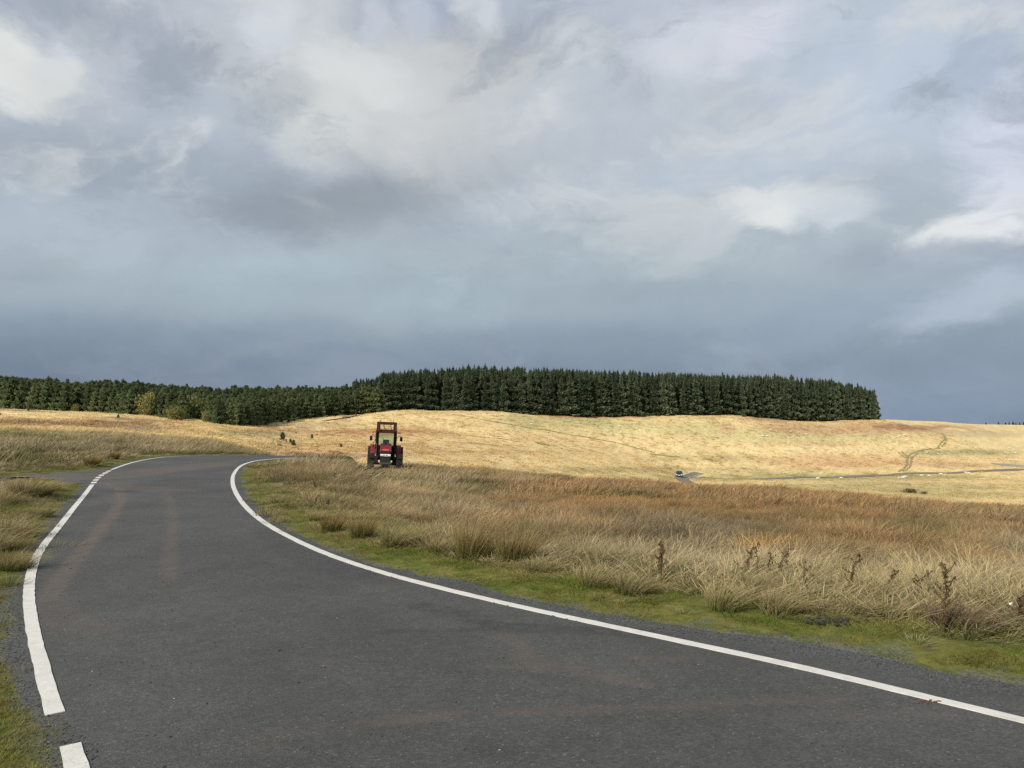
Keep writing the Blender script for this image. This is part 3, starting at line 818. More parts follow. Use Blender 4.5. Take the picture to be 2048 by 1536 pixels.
dashc = W([(188, 966), (192, 961.3), (196.8, 956.5), (203.2, 952), (210.3, 947.7), (217.6, 943.4)])
for k, c_ in enumerate(dashc):
    a, b = np.array(dashc[max(k - 1, 0)]), np.array(dashc[min(k + 1, 5)]); u = (b - a) / np.linalg.norm(b - a); sp_ = np.linalg.norm(b - a) / (1 if k in (0, 5) else 2)
    ribbon([np.array(c_) - u * sp_ * .27, np.array(c_), np.array(c_) + u * sp_ * .27], .12, 'line_dash', M_paint, road, step=.1, zf=zr_line, lift=.006, rag=.002, thick=.005)

# lower road in the valley and the rutted tracks, laid on the terrain
def tz(x, y): return terrain(np.asarray(x), np.asarray(y))
def H2(px, py, rmin=90): return hit(px, py, rmin)[:2]
valley = [(-11.2, 60), (-9, 78), (0, 110), (18, 150), (38, 190), H2(1362, 957), H2(1372, 952.5), H2(1392, 947.5), ]
bx, by = H2(1376, 950)
valley_road = [(-12.4, 59.5), (-9.5, 75), (0, 95), (18, 122), (34, 150), (42, 180), H2(1363, 959), H2(1374, 953), H2(1385, 948), H2(1397, 944.5)]
side_road = [H2(1376, 955), H2(1400, 957.5), H2(1440, 959), H2(1500, 959), H2(1600, 956), H2(1720, 951.5), H2(1800, 949), H2(1900, 945.5), H2(1990, 942), H2(2048, 940), H2(2200, 936)]
ribbon(valley_road, 3.6, 'lower_road', M_asph2, None, step=2.0, zf=tz, lift=.10)['kind'] = 'structure'
vr = resample(valley_road, 1.0); sr = resample(side_road, 1.0)
ribbon(side_road, 3.4, 'far_lane', M_asph2, None, step=2.0, zf=tz, lift=.09)['kind'] = 'structure'
tg = np.gradient(vr, axis=0); tg /= np.linalg.norm(tg, axis=1)[:, None]; nv = np.stack([-tg[:, 1], tg[:, 0]], 1)
dcar = np.linalg.norm(vr - np.array([bx, by]), axis=1); kc = int(dcar.argmin())
lower = bpy.data.objects['lower_road']
for s in (-1, 1):
    seg = (vr + nv * 1.6 * s)[max(kc - 12, 0):kc + 8]
    ribbon(seg, .22, 'edge_line', M_paint, lower, step=1, zf=tz, lift=.13)
ribbon([H2(1985, 927), H2(2010, 930), H2(2048, 934), H2(2120, 938)], lambda t: 3 + 14 * t, 'lay_by', mat('lay_by_grit', (.26, .25, .24), .9, var=.15), None, step=1.5, zf=tz, lift=.10)['kind'] = 'structure'
M_track = mat('churned_track', (.25, .21, .09), .95, var=.35, vscale=1.2)
M_earth = mat('bare_earth', (.24, .15, .10), .95, var=.3, vscale=3)
for ps, w in (([(1797, 944), (1808, 936), (1815, 925), (1814, 917), (1826, 905), (1850, 899), (1880, 896)], .7), ([(1806, 943), (1818, 934), (1822, 922), (1824, 914), (1836, 905)], .6),
              ([(1812, 916), (1800, 907), (1797, 903)], .4), ([(1818, 914), (1806, 906), (1804, 902)], .4), ([(1876, 895), (1884, 884), (1890, 880), (1886, 872)], .5), ([(1884, 894), (1892, 882), (1889, 872), (1884, 868)], .5),
              ([(905, 828), (1000, 846), (1100, 862), (1210, 880), (1310, 905)], .55), ([(870, 862), (960, 872), (1040, 884)], .4), ([(430, 852), (500, 866), (545, 878), (560, 890)], .7), ([(1300, 908), (1360, 915)], .7), ([(1072, 885), (1098, 889)], 2.0), ([(905, 885), (1010, 895)], .6)):
    ribbon([H2(*p) for p in ps], w, 'wheel_track', M_track, None, step=1.2, zf=tz, lift=.09, rag=.12)['kind'] = 'structure'
M_peat = mat('peat', (.055, .04, .025), .95, var=.3, vscale=1)
ribbon([H2(645, 844), H2(690, 836), H2(720, 830), H2(745, 825)], lambda t: .6 + 1.6 * np.sin(np.pi * t), 'drainage_ditch', M_peat, None, step=1, zf=tz, lift=.1, rag=.1)['kind'] = 'structure'
ribbon([H2(768, 821.5), H2(790, 819.5)], 1.2, 'drainage_ditch', M_peat, None, step=1, zf=tz, lift=.1, rag=.1)['kind'] = 'structure'
ribbon([(-24, 21.5), to_world(-100, 958), to_world(0, 958.5), to_world(60, 955)], .8, 'dirt_track', M_earth, None, step=.25, zf=tz, lift=.07, rag=.05)['kind'] = 'structure'

# ------------------------------------------------------------------ grass
def tuft_mesh(name, n, rad, hgt, wid, lean, spread, segs=3, seed=0, droop=.35, hvar=.35):
    r = np.random.default_rng(seed)
    V = []; Fc = []; Hh = []; Vv = []
    ang = r.uniform(0, 2 * np.pi, n); rr = rad * np.sqrt(r.uniform(0, 1, n))
    for i in range(n):
        bx_, by_ = rr[i] * math.cos(ang[i]), rr[i] * math.sin(ang[i])
        h = hgt * (1 - hvar * r.uniform(0, 1) ** 1.2 * 1.6 + .1 * r.normal())
        h = max(h, hgt * .25)
        dx = lean + spread * math.cos(ang[i]) * rr[i] / rad + r.normal(0, .16)
        dy = spread * math.sin(ang[i]) * rr[i] / rad + r.normal(0, .16)
        fa = r.uniform(0, np.pi); wx, wy = math.cos(fa) * wid / 2, math.sin(fa) * wid / 2
        v = r.uniform(); k0 = len(V)
        for j in range(segs + 1):
            t = j / segs
            q = t + droop * t * t
            x = bx_ + dx * h * (.35 * t + .65 * t ** 2); y = by_ + dy * h * (.35 * t + .65 * t ** 2)
            z = h * (t - droop * t * t * (.5 + .5 * min(1.5, math.hypot(dx, dy)))) - .015
            ww = 1 - .85 * t
            if j == segs:
                V.append((x, y, z)); Hh.append(t); Vv.append(v)
            else:
                V += [(x - wx * ww, y - wy * ww, z), (x + wx * ww, y + wy * ww, z)]; Hh += [t, t]; Vv += [v, v]
        for j in range(segs):
            a = k0 + 2 * j
            if j == segs - 1: Fc.append((a, a + 1, a + 2))
            else: Fc += [(a, a + 1, a + 3), (a, a + 3, a + 2)]
    return np_mesh(name, V, Fc, {'h': ('FLOAT', Hh), 'v': ('FLOAT', Vv)})

def protos(prefix, k, m, **kw):
    out = []
    for i in range(k):
        me = tuft_mesh(f'{prefix}_blades', seed=100 * i + kw.get('n', 1), **kw); me.materials.append(m)
        out.append(bpy.data.objects.new(f'{prefix}_clump', me))       # never linked: only its geometry is instanced
    return out

def scatter(name, pts, rotz, scl, idx, colr, green, prot, tilt=None):
    me = bpy.data.meshes.new(name)
    me.vertices.add(len(pts)); me.vertices.foreach_set('co', np.asarray(pts, np.float32).ravel())
    rot = np.zeros((len(pts), 3)); rot[:, 2] = rotz
    if tilt is not None: rot[:, :2] = tilt
    for n_, typ, a in (('rot', 'FLOAT_VECTOR', rot), ('scl', 'FLOAT_VECTOR', scl), ('idx', 'INT', idx), ('col', 'FLOAT_VECTOR', colr), ('green', 'FLOAT', green)):
        at = me.attributes.new(n_, typ, 'POINT'); at.data.foreach_set('vector' if typ == 'FLOAT_VECTOR' else 'value', np.asarray(a, np.int32 if typ == 'INT' else np.float32).ravel())
    o = link(name, me); tag(o, kind='stuff')
    g = bpy.data.node_groups.new(name + '_nodes', 'GeometryNodeTree')
    g.interface.new_socket('Geometry', in_out='INPUT', socket_type='NodeSocketGeometry')
    g.interface.new_socket('Geometry', in_out='OUTPUT', socket_type='NodeSocketGeometry')
    gi = g.nodes.new('NodeGroupInput'); go = g.nodes.new('NodeGroupOutput')
    j = g.nodes.new('GeometryNodeJoinGeometry')
    for p in prot:
        oi = g.nodes.new('GeometryNodeObjectInfo'); oi.inputs['Object'].default_value = p; oi.transform_space = 'ORIGINAL'
        ti = g.nodes.new('GeometryNodeGeometryToInstance'); g.links.new(oi.outputs['Geometry'], ti.inputs[0]); g.links.new(ti.outputs[0], j.inputs[0])
    def na(nm, dt):
        a = g.nodes.new('GeometryNodeInputNamedAttribute'); a.data_type = dt; a.inputs['Name'].default_value = nm; return a.outputs['Attribute']
    ip = g.nodes.new('GeometryNodeInstanceOnPoints'); ip.inputs['Pick Instance'].default_value = True
    g.links.new(gi.outputs[0], ip.inputs['Points']); g.links.new(j.outputs[0], ip.inputs['Instance'])
    g.links.new(na('idx', 'INT'), ip.inputs['Instance Index'])
    er = g.nodes.new('FunctionNodeEulerToRotation'); g.links.new(na('rot', 'FLOAT_VECTOR'), er.inputs[0]); g.links.new(er.outputs[0], ip.inputs['Rotation'])
    g.links.new(na('scl', 'FLOAT_VECTOR'), ip.inputs['Scale'])
    g.links.new(ip.outputs[0], go.inputs[0])
    md = o.modifiers.new('scatter', 'NODES'); md.node_group = g
    return o

def sample_wedge(n, r0, r1, power=1.0, half=41):
    u = RNG.uniform(0, 1, n); r = (r0 ** (1 + power) + u * (r1 ** (1 + power) - r0 ** (1 + power))) ** (1 / (1 + power))
    t = np.radians(RNG.uniform(-half, half, n)); return r * np.sin(t), r * np.cos(t)
valley_poly = np.concatenate([vr[::3], sr[::3]])
def off_lower(x, y, w=2.3): return path_dist(x, y, valley_poly) > w

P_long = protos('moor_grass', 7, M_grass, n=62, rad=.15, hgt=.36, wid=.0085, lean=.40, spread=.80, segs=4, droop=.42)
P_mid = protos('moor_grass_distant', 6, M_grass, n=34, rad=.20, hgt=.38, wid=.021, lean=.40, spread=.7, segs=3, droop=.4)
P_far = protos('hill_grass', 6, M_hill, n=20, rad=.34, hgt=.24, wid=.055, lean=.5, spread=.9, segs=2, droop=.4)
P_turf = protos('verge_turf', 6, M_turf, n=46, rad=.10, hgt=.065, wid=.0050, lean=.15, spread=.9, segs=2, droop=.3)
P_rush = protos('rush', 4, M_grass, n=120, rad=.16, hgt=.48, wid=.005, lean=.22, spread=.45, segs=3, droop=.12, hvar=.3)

# near meadow
def meadow(name, n, r0, r1, power, prot, sc0, sc1, inner, half=41):
    x, y = sample_wedge(n, r0, r1, power, half)
    dr = dist_poly(x, y) if r0 < 75 else np.full(len(x), 99.0)
    edge = inner + (fbm(x / 1.0, y / 1.0, 111, 3) - .5) * 1.1
    edge = edge * (1 - .5 * sstep(y, 8, 11)) - .04 + .12 * sstep(y, 24, 26) * (np.abs(y - 29) < 8)
    edge = edge - .2 * ((x < -4.5) & (y > 6) & (y < 17))
    edge = edge + np.where((y < 6.2) & (x < -1), 1.0, 0.0)
    keep = ((dr > edge) | ((dr > edge - .55) & (y < 15) & (RNG.uniform(0, 1, n) < .12))) & off_lower(x, y)
    th_n = fbm(x / 1.6, y / 1.6, 121, 3)
    keep &= RNG.uniform(0, 1, len(x)) < sstep(th_n, .18, .40) * .6 + .4
    x, y, dr = x[keep], y[keep], dr[keep]
    z = terrain(x, y, dr)
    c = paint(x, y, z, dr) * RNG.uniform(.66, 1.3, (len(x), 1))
    bul = fbm(x / 2.2, y / 2.2, 131, 3)
    s = (sc0 + (sc1 - sc0) * sstep(bul, .3, .7)) * RNG.uniform(.65, 1.3, len(x))
    g0_ = .38 + .34 * sstep(y, 9, 12) - .30 * sstep(y, 22, 25)
    g0_ = np.where((x < -4.5) & (y > 5.5) & (y < 16), .85, g0_)
    grow = g0_ + (1 - g0_) * sstep(dr, inner - .2, inner + 3.2)
    s = np.where(dr < inner + .1, s * .6, s)
    s3 = np.stack([s, s, s * grow * RNG.uniform(.8, 1.15, len(x))], 1)
    green = np.clip(.85 - .5 * sstep(dr, .8, 3) + (fbm(x / 2.5, y / 2.5, 141, 3) - .5) * 1.4, .05, 1)
    green = np.where(dr > 90, .08, green)
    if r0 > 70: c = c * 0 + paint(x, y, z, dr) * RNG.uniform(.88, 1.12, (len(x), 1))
    tilt = RNG.normal(0, .12, (len(x), 2))
    return scatter(name, np.stack([x, y, z - .01], 1), RNG.normal(0, .55, len(x)), s3, RNG.integers(0, len(prot), len(x)), c, green, prot, tilt)
meadow('meadow_grass', 15000, 4.2, 27, .35, P_long, .6, 1.3, .75, 40)
meadow('moor_grass', 34000, 25, 82, .55, P_mid, .8, 1.7, .75, 38)
meadow('hill_grass', 80000, 80, 360, .7, P_far, .7, 2.0, .75, 36)

# rushes between the grasses (dark, upright)
x, y = sample_wedge(1500, 6, 60, .4, 38); dr = dist_poly(x, y)
px, py = project(x, y, terrain(x, y, dr))
k = (dr > 1.2) & ((fbm(x / 3, y / 3, 151, 3) > .60) | ((((px - 1390) / 200) ** 2 + ((py - 1085) / 34) ** 2) < 1) & (RNG.uniform(0, 1, len(x)) < .9))
x, y, dr = x[k], y[k], dr[k]; z = terrain(x, y, dr)
scatter('soft_rushes', np.stack([x, y, z], 1), RNG.normal(0, .5, len(x)), np.ones((len(x), 3)) * RNG.uniform(.6, 1.0, (len(x), 1)), RNG.integers(0, 4, len(x)),
        np.array([.30, .22, .12]) * RNG.uniform(.75, 1.2, (len(x), 1)), RNG.uniform(.5, 1, len(x)), P_rush)

# short turf on the verges
x, y = sample_wedge(110000, 3.6, 33, .1, 40); dr = dist_poly(x, y)
wv = .7 + .9 * sstep(x, -4, -1) * (1 - sstep(y, 12, 16)) + (fbm(x / 1.0, y / 1.0, 111, 3) - .5) * .9
k = (dr > .03 + (fbm(x / .3, y / .3, 161, 3) - .45) * .35) & (dr < wv + .35)
k &= ~((fbm(x / .5, y / .5, 171, 3) > .62))
x, y, dr = x[k], y[k], dr[k]; z = terrain(x, y, dr)
n1 = fbm(x / .9, y / .9, 181, 4)[:, None]; q = sstep(n1, .40, .62)
c = np.array([.165, .205, .035]) * (1 - q) + np.array([.31, .27, .10]) * q
brn = sstep(fbm(x / .6, y / .6, 191, 3), .58, .7)[:, None] * .7
c = (c * (1 - brn) + np.array([.20, .125, .05]) * brn) * RNG.uniform(.7, 1.3, (len(x), 1))
s = RNG.uniform(.6, 1.6, (len(x), 1)) * (.6 + .8 * sstep(dr, .1, 1.2))[:, None]
scatter('verge_turf', np.stack([x, y, z - .004], 1), RNG.uniform(0, 6.28, len(x)), np.ones((len(x), 3)) * s, RNG.integers(0, 6, len(x)), c, np.full(len(x), .55), P_turf)

# loose chippings on the road edges
def stone_protos():
    out = []
    for i in range(4):
        bm = bmesh.new(); bmesh.ops.create_icosphere(bm, subdivisions=1, radius=1)
        rr = random.Random(i)
        for v in bm.verts: v.co *= rr.uniform(.7, 1.15)
        bmesh.ops.scale(bm, vec=(1, .8, .55), verts=bm.verts)
        me = bpy.data.meshes.new('chipping'); bm.to_mesh(me); bm.free(); me.materials.append(M_chip)
        out.append(bpy.data.objects.new('chipping', me))
    return out
M_chip = bpy.data.materials.new('chippings'); M_chip.use_nodes = True
t_ = NT(M_chip); t_.L.new(t_.attr('col', 'INSTANCER').outputs['Color'], t_.N['Principled BSDF'].inputs['Base Color']); t_.N['Principled BSDF'].inputs['Roughness'].default_value = .85
x, y = sample_wedge(160000, 3.6, 14, .0, 38); dr = dist_poly(x, y)
right = path_dist(x, y, inner_edge) < path_dist(x, y, outer_edge[:10])
gn = fbm(x / .5, y / .5, 5, 4) - .5
k = np.where(right, (dr > -.32 + gn * .3) & (dr < .08 + gn * .3), (dr > -.14 + gn * .2) & (dr < .10)) & (RNG.uniform(0, 1, len(x)) < np.where(y < 9, .35, .25))
rest = (~k) & (dr < -.3) & (RNG.uniform(0, 1, len(x)) < .008)
k = k | rest
x, y, dr = x[k], y[k], dr[k]
z = np.where(dr < 0, zr_line(x, y), terrain(x, y, dr))
g0 = RNG.uniform(.025, .09, (len(x), 1)) ** 1.0
scatter('chippings', np.stack([x, y, z + .002], 1), RNG.uniform(0, 6.28, len(x)), np.ones((len(x), 3)) * RNG.uniform(.004, .011, (len(x), 1)), RNG.integers(0, 4, len(x)),
        g0 * np.array([1, 1.02, .98]), np.zeros(len(x)), stone_protos())

# ------------------------------------------------------------------ single rush tussocks at the road side
M_rush = plant_material('rush_stems', (.075, .085, .02), (.27, .185, .085), .25, .35)
M_tuss = plant_material('tussock_blades', (.10, .11, .03), (.43, .34, .18), .3, .3)
tuss = [  # px, py, height m, radius, kind, label
    (945, 1150, .62, .30, 'r', 'largest dark green rush tussock standing upright at the verge edge, beside dead twigs'),
    (1028, 1160, .52, .30, 'r', 'wide green rush tussock just right of the largest one on the verge'),
    (722, 1092, .40, .22, 'r', 'green footed rush tussock overhanging the inside verge of the bend'),
    (660, 1070, .34, .20, 'r', 'small upright rush tussock nearest the pale rounded tuft inside the bend'),
    (790, 1112, .44, .24, 't', 'broad straw coloured tussock leaning over the verge above a dark hollow'),
    (632, 1048, .24, .18, 't', 'pale rounded grass tuft bulging onto the turf inside the bend'),
    (880, 1135, .34, .22, 't', 'pale bent tussock left of the largest rush clump'),
    (845, 1068, .42, .24, 'r', 'dark olive rush tussock deeper in the meadow behind the verge tussocks'),
    (1080, 1172, .26, .24, 't', 'low green and straw tussock with blades swept right beside the turf'),
    (1190, 1190, .30, .24, 't', 'pale wind swept tussock on the verge edge left of the thick dead stalk'),
    (1265, 1200, .32, .26, 't', 'pale wind swept tussock below the thick dead stalk'),
    (1450, 1232, .38, .22, 't', 'tall straw tuft with swept blades standing forward on the turf'),
    (1560, 1240, .30, .22, 't', 'straw tuft at the turf edge below the arching dead stalks'),
    (1730, 1250, .26, .24, 't', 'green footed straw tuft beside the black scuffed patch of turf'),
    (1905, 1268, .30, .30, 'd', 'dark brown matted tussock at the foot of the branched dead stalk'),
    (1970, 1240, .36, .28, 't', 'straw tussock right of the branched dead stalk'),
    (183, 936, .42, .30, 'r', 'brown green rush tussock on the far side of the lane mouth'),
    (226, 924, .40, .24, 'r', 'small rush tussock by the outer edge line past the lane mouth'),
    (62, 1000, .60, .48, 't', 'big round brown grass mound on the left bank below the lane'),
    (48, 1078, .30, .20, 't', 'yellow green spiky tuft on the left verge'),
    (20, 1075, .34, .30, 't', 'straw tussock at the left edge of the picture above the verge'),
    (28, 1140, .34, .26, 't', 'pale swept tussock on the left verge, lowest of those at the picture edge'),
    (80, 1035, .30, .24, 't', 'pale tussock on the left bank just below the big grass mound'),
    (12, 1015, .40, .30, 't', 'straw tussock at the left picture edge beside the big grass mound'),
    (100, 985, .26, .22, 't', 'small tussock between the big grass mound and the lane'),
    (5, 1105, .36, .28, 't', 'straw tussock at the left picture edge between two lower tufts'),
]
M_dead = plant_material('matted_grass', (.06, .05, .03), (.24, .17, .10), .2, .3)
for i, (px, py, h, r, kd, lab) in enumerate(tuss):
    x0, y0, z0 = hit(px, py, 3)
    me = tuft_mesh('tussock', int(420 * (r / .25)), r * .62, h, .0058 if y0 < 14 else .011, .25 if kd == 'r' else .5, .5 if kd == 'r' else .85, 4, 500 + i, .12 if kd == 'r' else .42, .3)
    o = link('rush_tussock' if kd == 'r' else 'grass_tussock', me, {'r': M_rush, 't': M_tuss, 'd': M_dead}[kd]); o.location = (x0, y0, z0)
    tag(o, lab, 'rush tussock' if kd == 'r' else 'grass tussock', 'tussocks along the road verge')

# ------------------------------------------------------------------ dead stalks
M_stalk = mat('dead_stalk', (.075, .052, .024), .9, var=.3, vscale=20)
M_crisp = mat('withered_leaf', (.085, .056, .026), .9, var=.35, vscale=25)
def stalk(bpx, bpy_, tpx, tpy, label, thick=.008, leafy=1.0, branches=5, seed=0, arch=0.0):
    r = random.Random(seed)
    x0, y0, z0 = hit(bpx, bpy_ + (12 if bpy_ > 1100 else 4), 3)
    d = ray(tpx, tpy - (8 if tpy > 1080 else 0)); k = y0 / d[1]
    top = Vector((d[0] * k, y0 + r.uniform(-.1, .1), EYE + d[2] * k)) - Vector((x0, y0, z0))
    root = bpy.data.objects.new('dead_thistle', None); C.objects.link(root); root.location = (x0, y0, z0)
    root.empty_display_size = .2
    tag(root, label, 'dead plant', 'dead plant stalks in the meadow')
    H = top.length
    pts = []
    for i in range(8):
        t = i / 7
        pts.append(top * t + Vector((r.uniform(-1, 1) * .02, r.uniform(-1, 1) * .02, 0)) + Vector((arch * H * t * t, 0, -abs(arch) * H * .5 * t ** 3)))
    pts[0] = Vector((0, 0, -.03))
    st = MB()
    for i in range(7): st.tube(pts[i], pts[i + 1], thick * (1 - .10 * i), thick * (1 - .10 * (i + 1)), n=6)
    st.build('stem', M_stalk, root)
    lf = MB(); bms = []
    def leafs(a, b, n, s):
        for _ in range(n):
            t = r.random(); p = a.lerp(b, t)
            q = Vector((r.uniform(-1, 1), r.uniform(-1, 1), r.uniform(-1, .4))).normalized() * s * r.uniform(.5, 1.3)
            w = Vector((r.uniform(-1, 1), r.uniform(-1, 1), r.uniform(-1, 1))).normalized() * s * .28
            lf.quad(p, p + q * .5 + w, p + q + Vector((0, 0, -s * .3)), p + q * .55 - w)
    for i in range(1, 7): leafs(pts[i], pts[i + 1], int(8 * leafy), .032)
    for b in range(branches):
        t = .3 + .6 * (b + r.random() * .5) / max(branches, 1); i = min(6, int(t * 7)); p = pts[i].lerp(pts[i + 1], t * 7 - i)
        a = r.choice((-1, 1)); ln = H * r.uniform(.2, .42) * (1.15 - t * .6)
        e = p + Vector((a * ln * r.uniform(.4, .9), ln * r.uniform(-.5, .5), ln * r.uniform(.35, .8)))
        mid = p.lerp(e, .5) + Vector((0, 0, -.02))
        bb = MB(); bb.tube(p, mid, thick * .45, thick * .35, n=5); bb.tube(mid, e, thick * .35, thick * .2, n=5); bb.ball(e, .009, sub=1)
        bb.build('branch', M_stalk, root); leafs(p, e, int(6 * leafy), .022)
    if leafy: lf.build('withered_leaves', M_crisp, root)
    return root
stalks = [
    (1321, 1174, 1326, 1092, 'thick leafy dead thistle standing alone above the pale tussocks', .022, 3.5, 3, 0),
    (1484, 1172, 1505, 1097, 'straight dead stalk tilting right, leftmost of the cluster by the orange grass', .010, 1.4, 3, 0),
    (1516, 1168, 1520, 1093, 'thin upright dead stalk just left of the orange grass', .006, .8, 2, 0),
    (1534, 1172, 1540, 1110, 'dark upright dead stalk in front of the orange grass', .009, 1.2, 3, 0),
    (1548, 1170, 1566, 1098, 'tall dead stalk with an arching drooping head over the orange grass', .008, 1.0, 4, .12),
    (1575, 1165, 1577, 1108, 'thin straight dead stalk right of the arching one', .006, .8, 2, 0),
    (1602, 1198, 1614, 1128, 'sparse wiry dead stalk low in pale grass between two clusters', .006, .7, 4, 0),
    (1688, 1200, 1712, 1110, 'tall ragged dead stalk leaning right against the rusty band', .011, 2.0, 3, .05),
    (1768, 1205, 1781, 1142, 'thin bushy dead stalk with dark head, left of the forked stems', .007, 1.5, 4, 0),
    (1812, 1210, 1858, 1148, 'forked dead stem slanting strongly to the right', .010, 1.0, 4, 0),
    (1832, 1214, 1838, 1160, 'short upright dead stem beside the slanting forked one', .007, 1.0, 2, 0),
    (1887, 1270, 1889, 1132, 'largest branched dead stalk rising from the dark matted tussock', .010, 2.2, 9, 0),
    (1958, 1240, 1978, 1212, 'low bent dead stem in straw grass right of the largest stalk', .008, 1.0, 3, .1),
    (2043, 1262, 2038, 1190, 'dark dead stalk cut by the right edge of the picture', .012, 2.2, 4, 0),
    (630, 982, 631, 962, 'small dark dead stalk alone in the meadow inside the bend', .010, 1.5, 1, 0),
    (620, 1024, 632, 990, 'thin hooked dead stalk near the pale tuft inside the bend', .007, 1.0, 2, .12),
    (668, 965, 670, 945, 'dark thin dead stalk in brown grass left of the tractor', .012, 1.0, 1, 0),
    (693, 1012, 699, 992, 'short dead stalk left of the tractor in tall grass', .007, .8, 1, 0),
    (425, 901, 442, 880, 'leaning dead stalk beyond the far side of the road bend', .016, 2.0, 0, .05),
    (475, 899, 486, 887, 'curved low dead stalk on the far verge of the bend', .014, 1.5, 0, .15),
]
for i, s in enumerate(stalks):
    stalk(*s[:5], thick=s[5], leafy=s[6], branches=s[7], seed=i, arch=s[8])

# ------------------------------------------------------------------ trees
M_bark = mat('bark', (.07, .05, .038), .95, var=.3, vscale=4)
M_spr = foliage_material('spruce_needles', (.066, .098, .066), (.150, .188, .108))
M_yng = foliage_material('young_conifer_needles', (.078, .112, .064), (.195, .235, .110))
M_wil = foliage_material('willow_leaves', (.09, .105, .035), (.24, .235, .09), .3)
def conifer_mesh(seed, H, rad, nb, full=.9, blunt=0.0):
    r = np.random.default_rng(seed); V = []; Fc = []; Hh = []; Vv = []
    for i in range(nb):
        t = r.uniform(0, 1) ** .82                                     # 0 foot, 1 top
        z = H * (.05 + .93 * t)
        L_ = rad * ((1 - t) ** (.72 - .25 * blunt) * full + .05) * r.uniform(.6, 1.2) * (0.78 + .22 * math.sin(t * 31 + seed))
        a = r.uniform(0, 2 * np.pi); ca, sa = math.cos(a), math.sin(a)
        up = (-.10 + .55 * t) * L_ + .0
        w = L_ * r.uniform(.22, .36) + .12
        v = r.uniform()
        # a bough: base, two shoulders that hang, a tip that lifts
        k = len(V)
        z0 = z
        base = (0, 0, z0)
        m1 = (ca * L_ * .55 - sa * w, sa * L_ * .55 + ca * w, z0 + up * .4 - L_ * .20)
        m2 = (ca * L_ * .55 + sa * w, sa * L_ * .55 - ca * w, z0 + up * .4 - L_ * .20)
        mid = (ca * L_ * .6, sa * L_ * .6, z0 + up * .55)
        tip = (ca * L_, sa * L_, z0 + up + .08 * L_)
        hang = (ca * L_ * .75, sa * L_ * .75, z0 + up * .5 - L_ * .30 - .15)
        V += [base, m1, m2, mid, tip, hang]; Hh += [0, .5, .5, .7, 1, .3]; Vv += [v] * 6
        Fc += [(k, k + 3, k + 1), (k, k + 2, k + 3), (k + 3, k + 4, k + 1), (k + 3, k + 2, k + 4), (k + 3, k + 5, k + 4)]
        # side sprays
        for s in (-1, 1):
            kk = len(V); q = L_ * r.uniform(.35, .8); b_ = a + s * r.uniform(.5, 1.1)
            cx_, cy_ = ca * q, sa * q; l2 = L_ * .38
            e = (cx_ + math.cos(b_) * l2, cy_ + math.sin(b_) * l2, z0 + up * .5 + r.uniform(-.12, .12) * L_)
            V += [(cx_, cy_, z0 + up * .4 + .1), e, ((cx_ + e[0]) / 2, (cy_ + e[1]) / 2, e[2] - .22 * L_ - .1)]
            Hh += [.5, 1, .3]; Vv += [v] * 3; Fc.append((kk, kk + 1, kk + 2))
    # leader
    for a in (0, 1.05, 2.1):
        k = len(V); ca, sa = math.cos(a) * .1, math.sin(a) * .1
        V += [(-ca, -sa, H * .95), (ca, sa, H * .95), (0, 0, H * 1.035)]; Hh += [.5, .5, 1]; Vv += [.5] * 3; Fc.append((k, k + 1, k + 2))
    return np_mesh('crown', V, Fc, {'h': ('FLOAT', Hh), 'v': ('FLOAT', Vv)})
def trunk_mesh(H, r):
    m = MB(); m.tube((0, 0, -.5), (0, 0, H * .5), r, r * .6, n=6); m.tube((0, 0, H * .5), (0, 0, H * .97), r * .6, .02, n=6)
    me = bpy.data.meshes.new('trunk'); m.bm.to_mesh(me); m.bm.free(); me.materials.append(M_bark); return me
def crown_set(k, H, rad, nb, m, full=.9, blunt=0.0, seed=0):
    out = []
    for i in range(k):
        me = conifer_mesh(seed + i, H, rad, nb, full, blunt); me.materials.append(m); out.append(me)
    return out
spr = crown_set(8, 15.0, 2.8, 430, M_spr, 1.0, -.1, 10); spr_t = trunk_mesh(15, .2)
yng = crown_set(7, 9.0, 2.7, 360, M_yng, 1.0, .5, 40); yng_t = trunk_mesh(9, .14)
def tree(name, crowns, trunk, x, y, s, label, group, sx=1.0, seed=None, z=None):
    root = bpy.data.objects.new(name, None); C.objects.link(root)
    z = float(terrain(np.array([x]), np.array([y]))[0]) if z is None else z
    root.location = (x, y, z); root.rotation_euler = (random.uniform(-.02, .02), random.uniform(-.02, .02), random.uniform(0, 6.28))
    root.scale = (s * sx, s * sx, s); root.empty_display_size = .5
    tag(root, label, 'tree', group)
    c = bpy.data.objects.new('crown', random.choice(crowns)); C.objects.link(c); c.parent = root
    if trunk is not None:
        t = bpy.data.objects.new('trunk', trunk); C.objects.link(t); t.parent = root
    return root
def dense_tree_points(edge, depth_rows, spacing):
    """rows behind a front edge given in (px, py) of the tree feet"""
    E = resample([((px - CX) / F * Y, Y) for px, Y in edge], .5)
    seg = np.concatenate([[0], np.cumsum(np.linalg.norm(np.diff(E, axis=0), axis=1))])
    rows = []
    for r_ in range(depth_rows):
        pts = []
        n = int(seg[-1] / spacing); ph = random.random()
        for i in range(n + 1):
            s = (i + ph + random.uniform(-.42, .42)) * spacing
            if s > seg[-1] or s < 0: continue
            x = np.interp(s, seg, E[:, 0]); y = np.interp(s, seg, E[:, 1])
            l = math.hypot(x, y); ux, uy = x / l, y / l
            q = r_ * spacing * 1.05 + random.uniform(-1.2, 1.2)
            pts.append((x + ux * q, y + uy * q))
        rows.append(pts)
    return rows
main_edge = [(760, 238), (800, 245), (860, 248), (1000, 254), (1180, 266), (1370, 279), (1480, 291), (1560, 300), (1640, 308), (1700, 313), (1750, 318)]
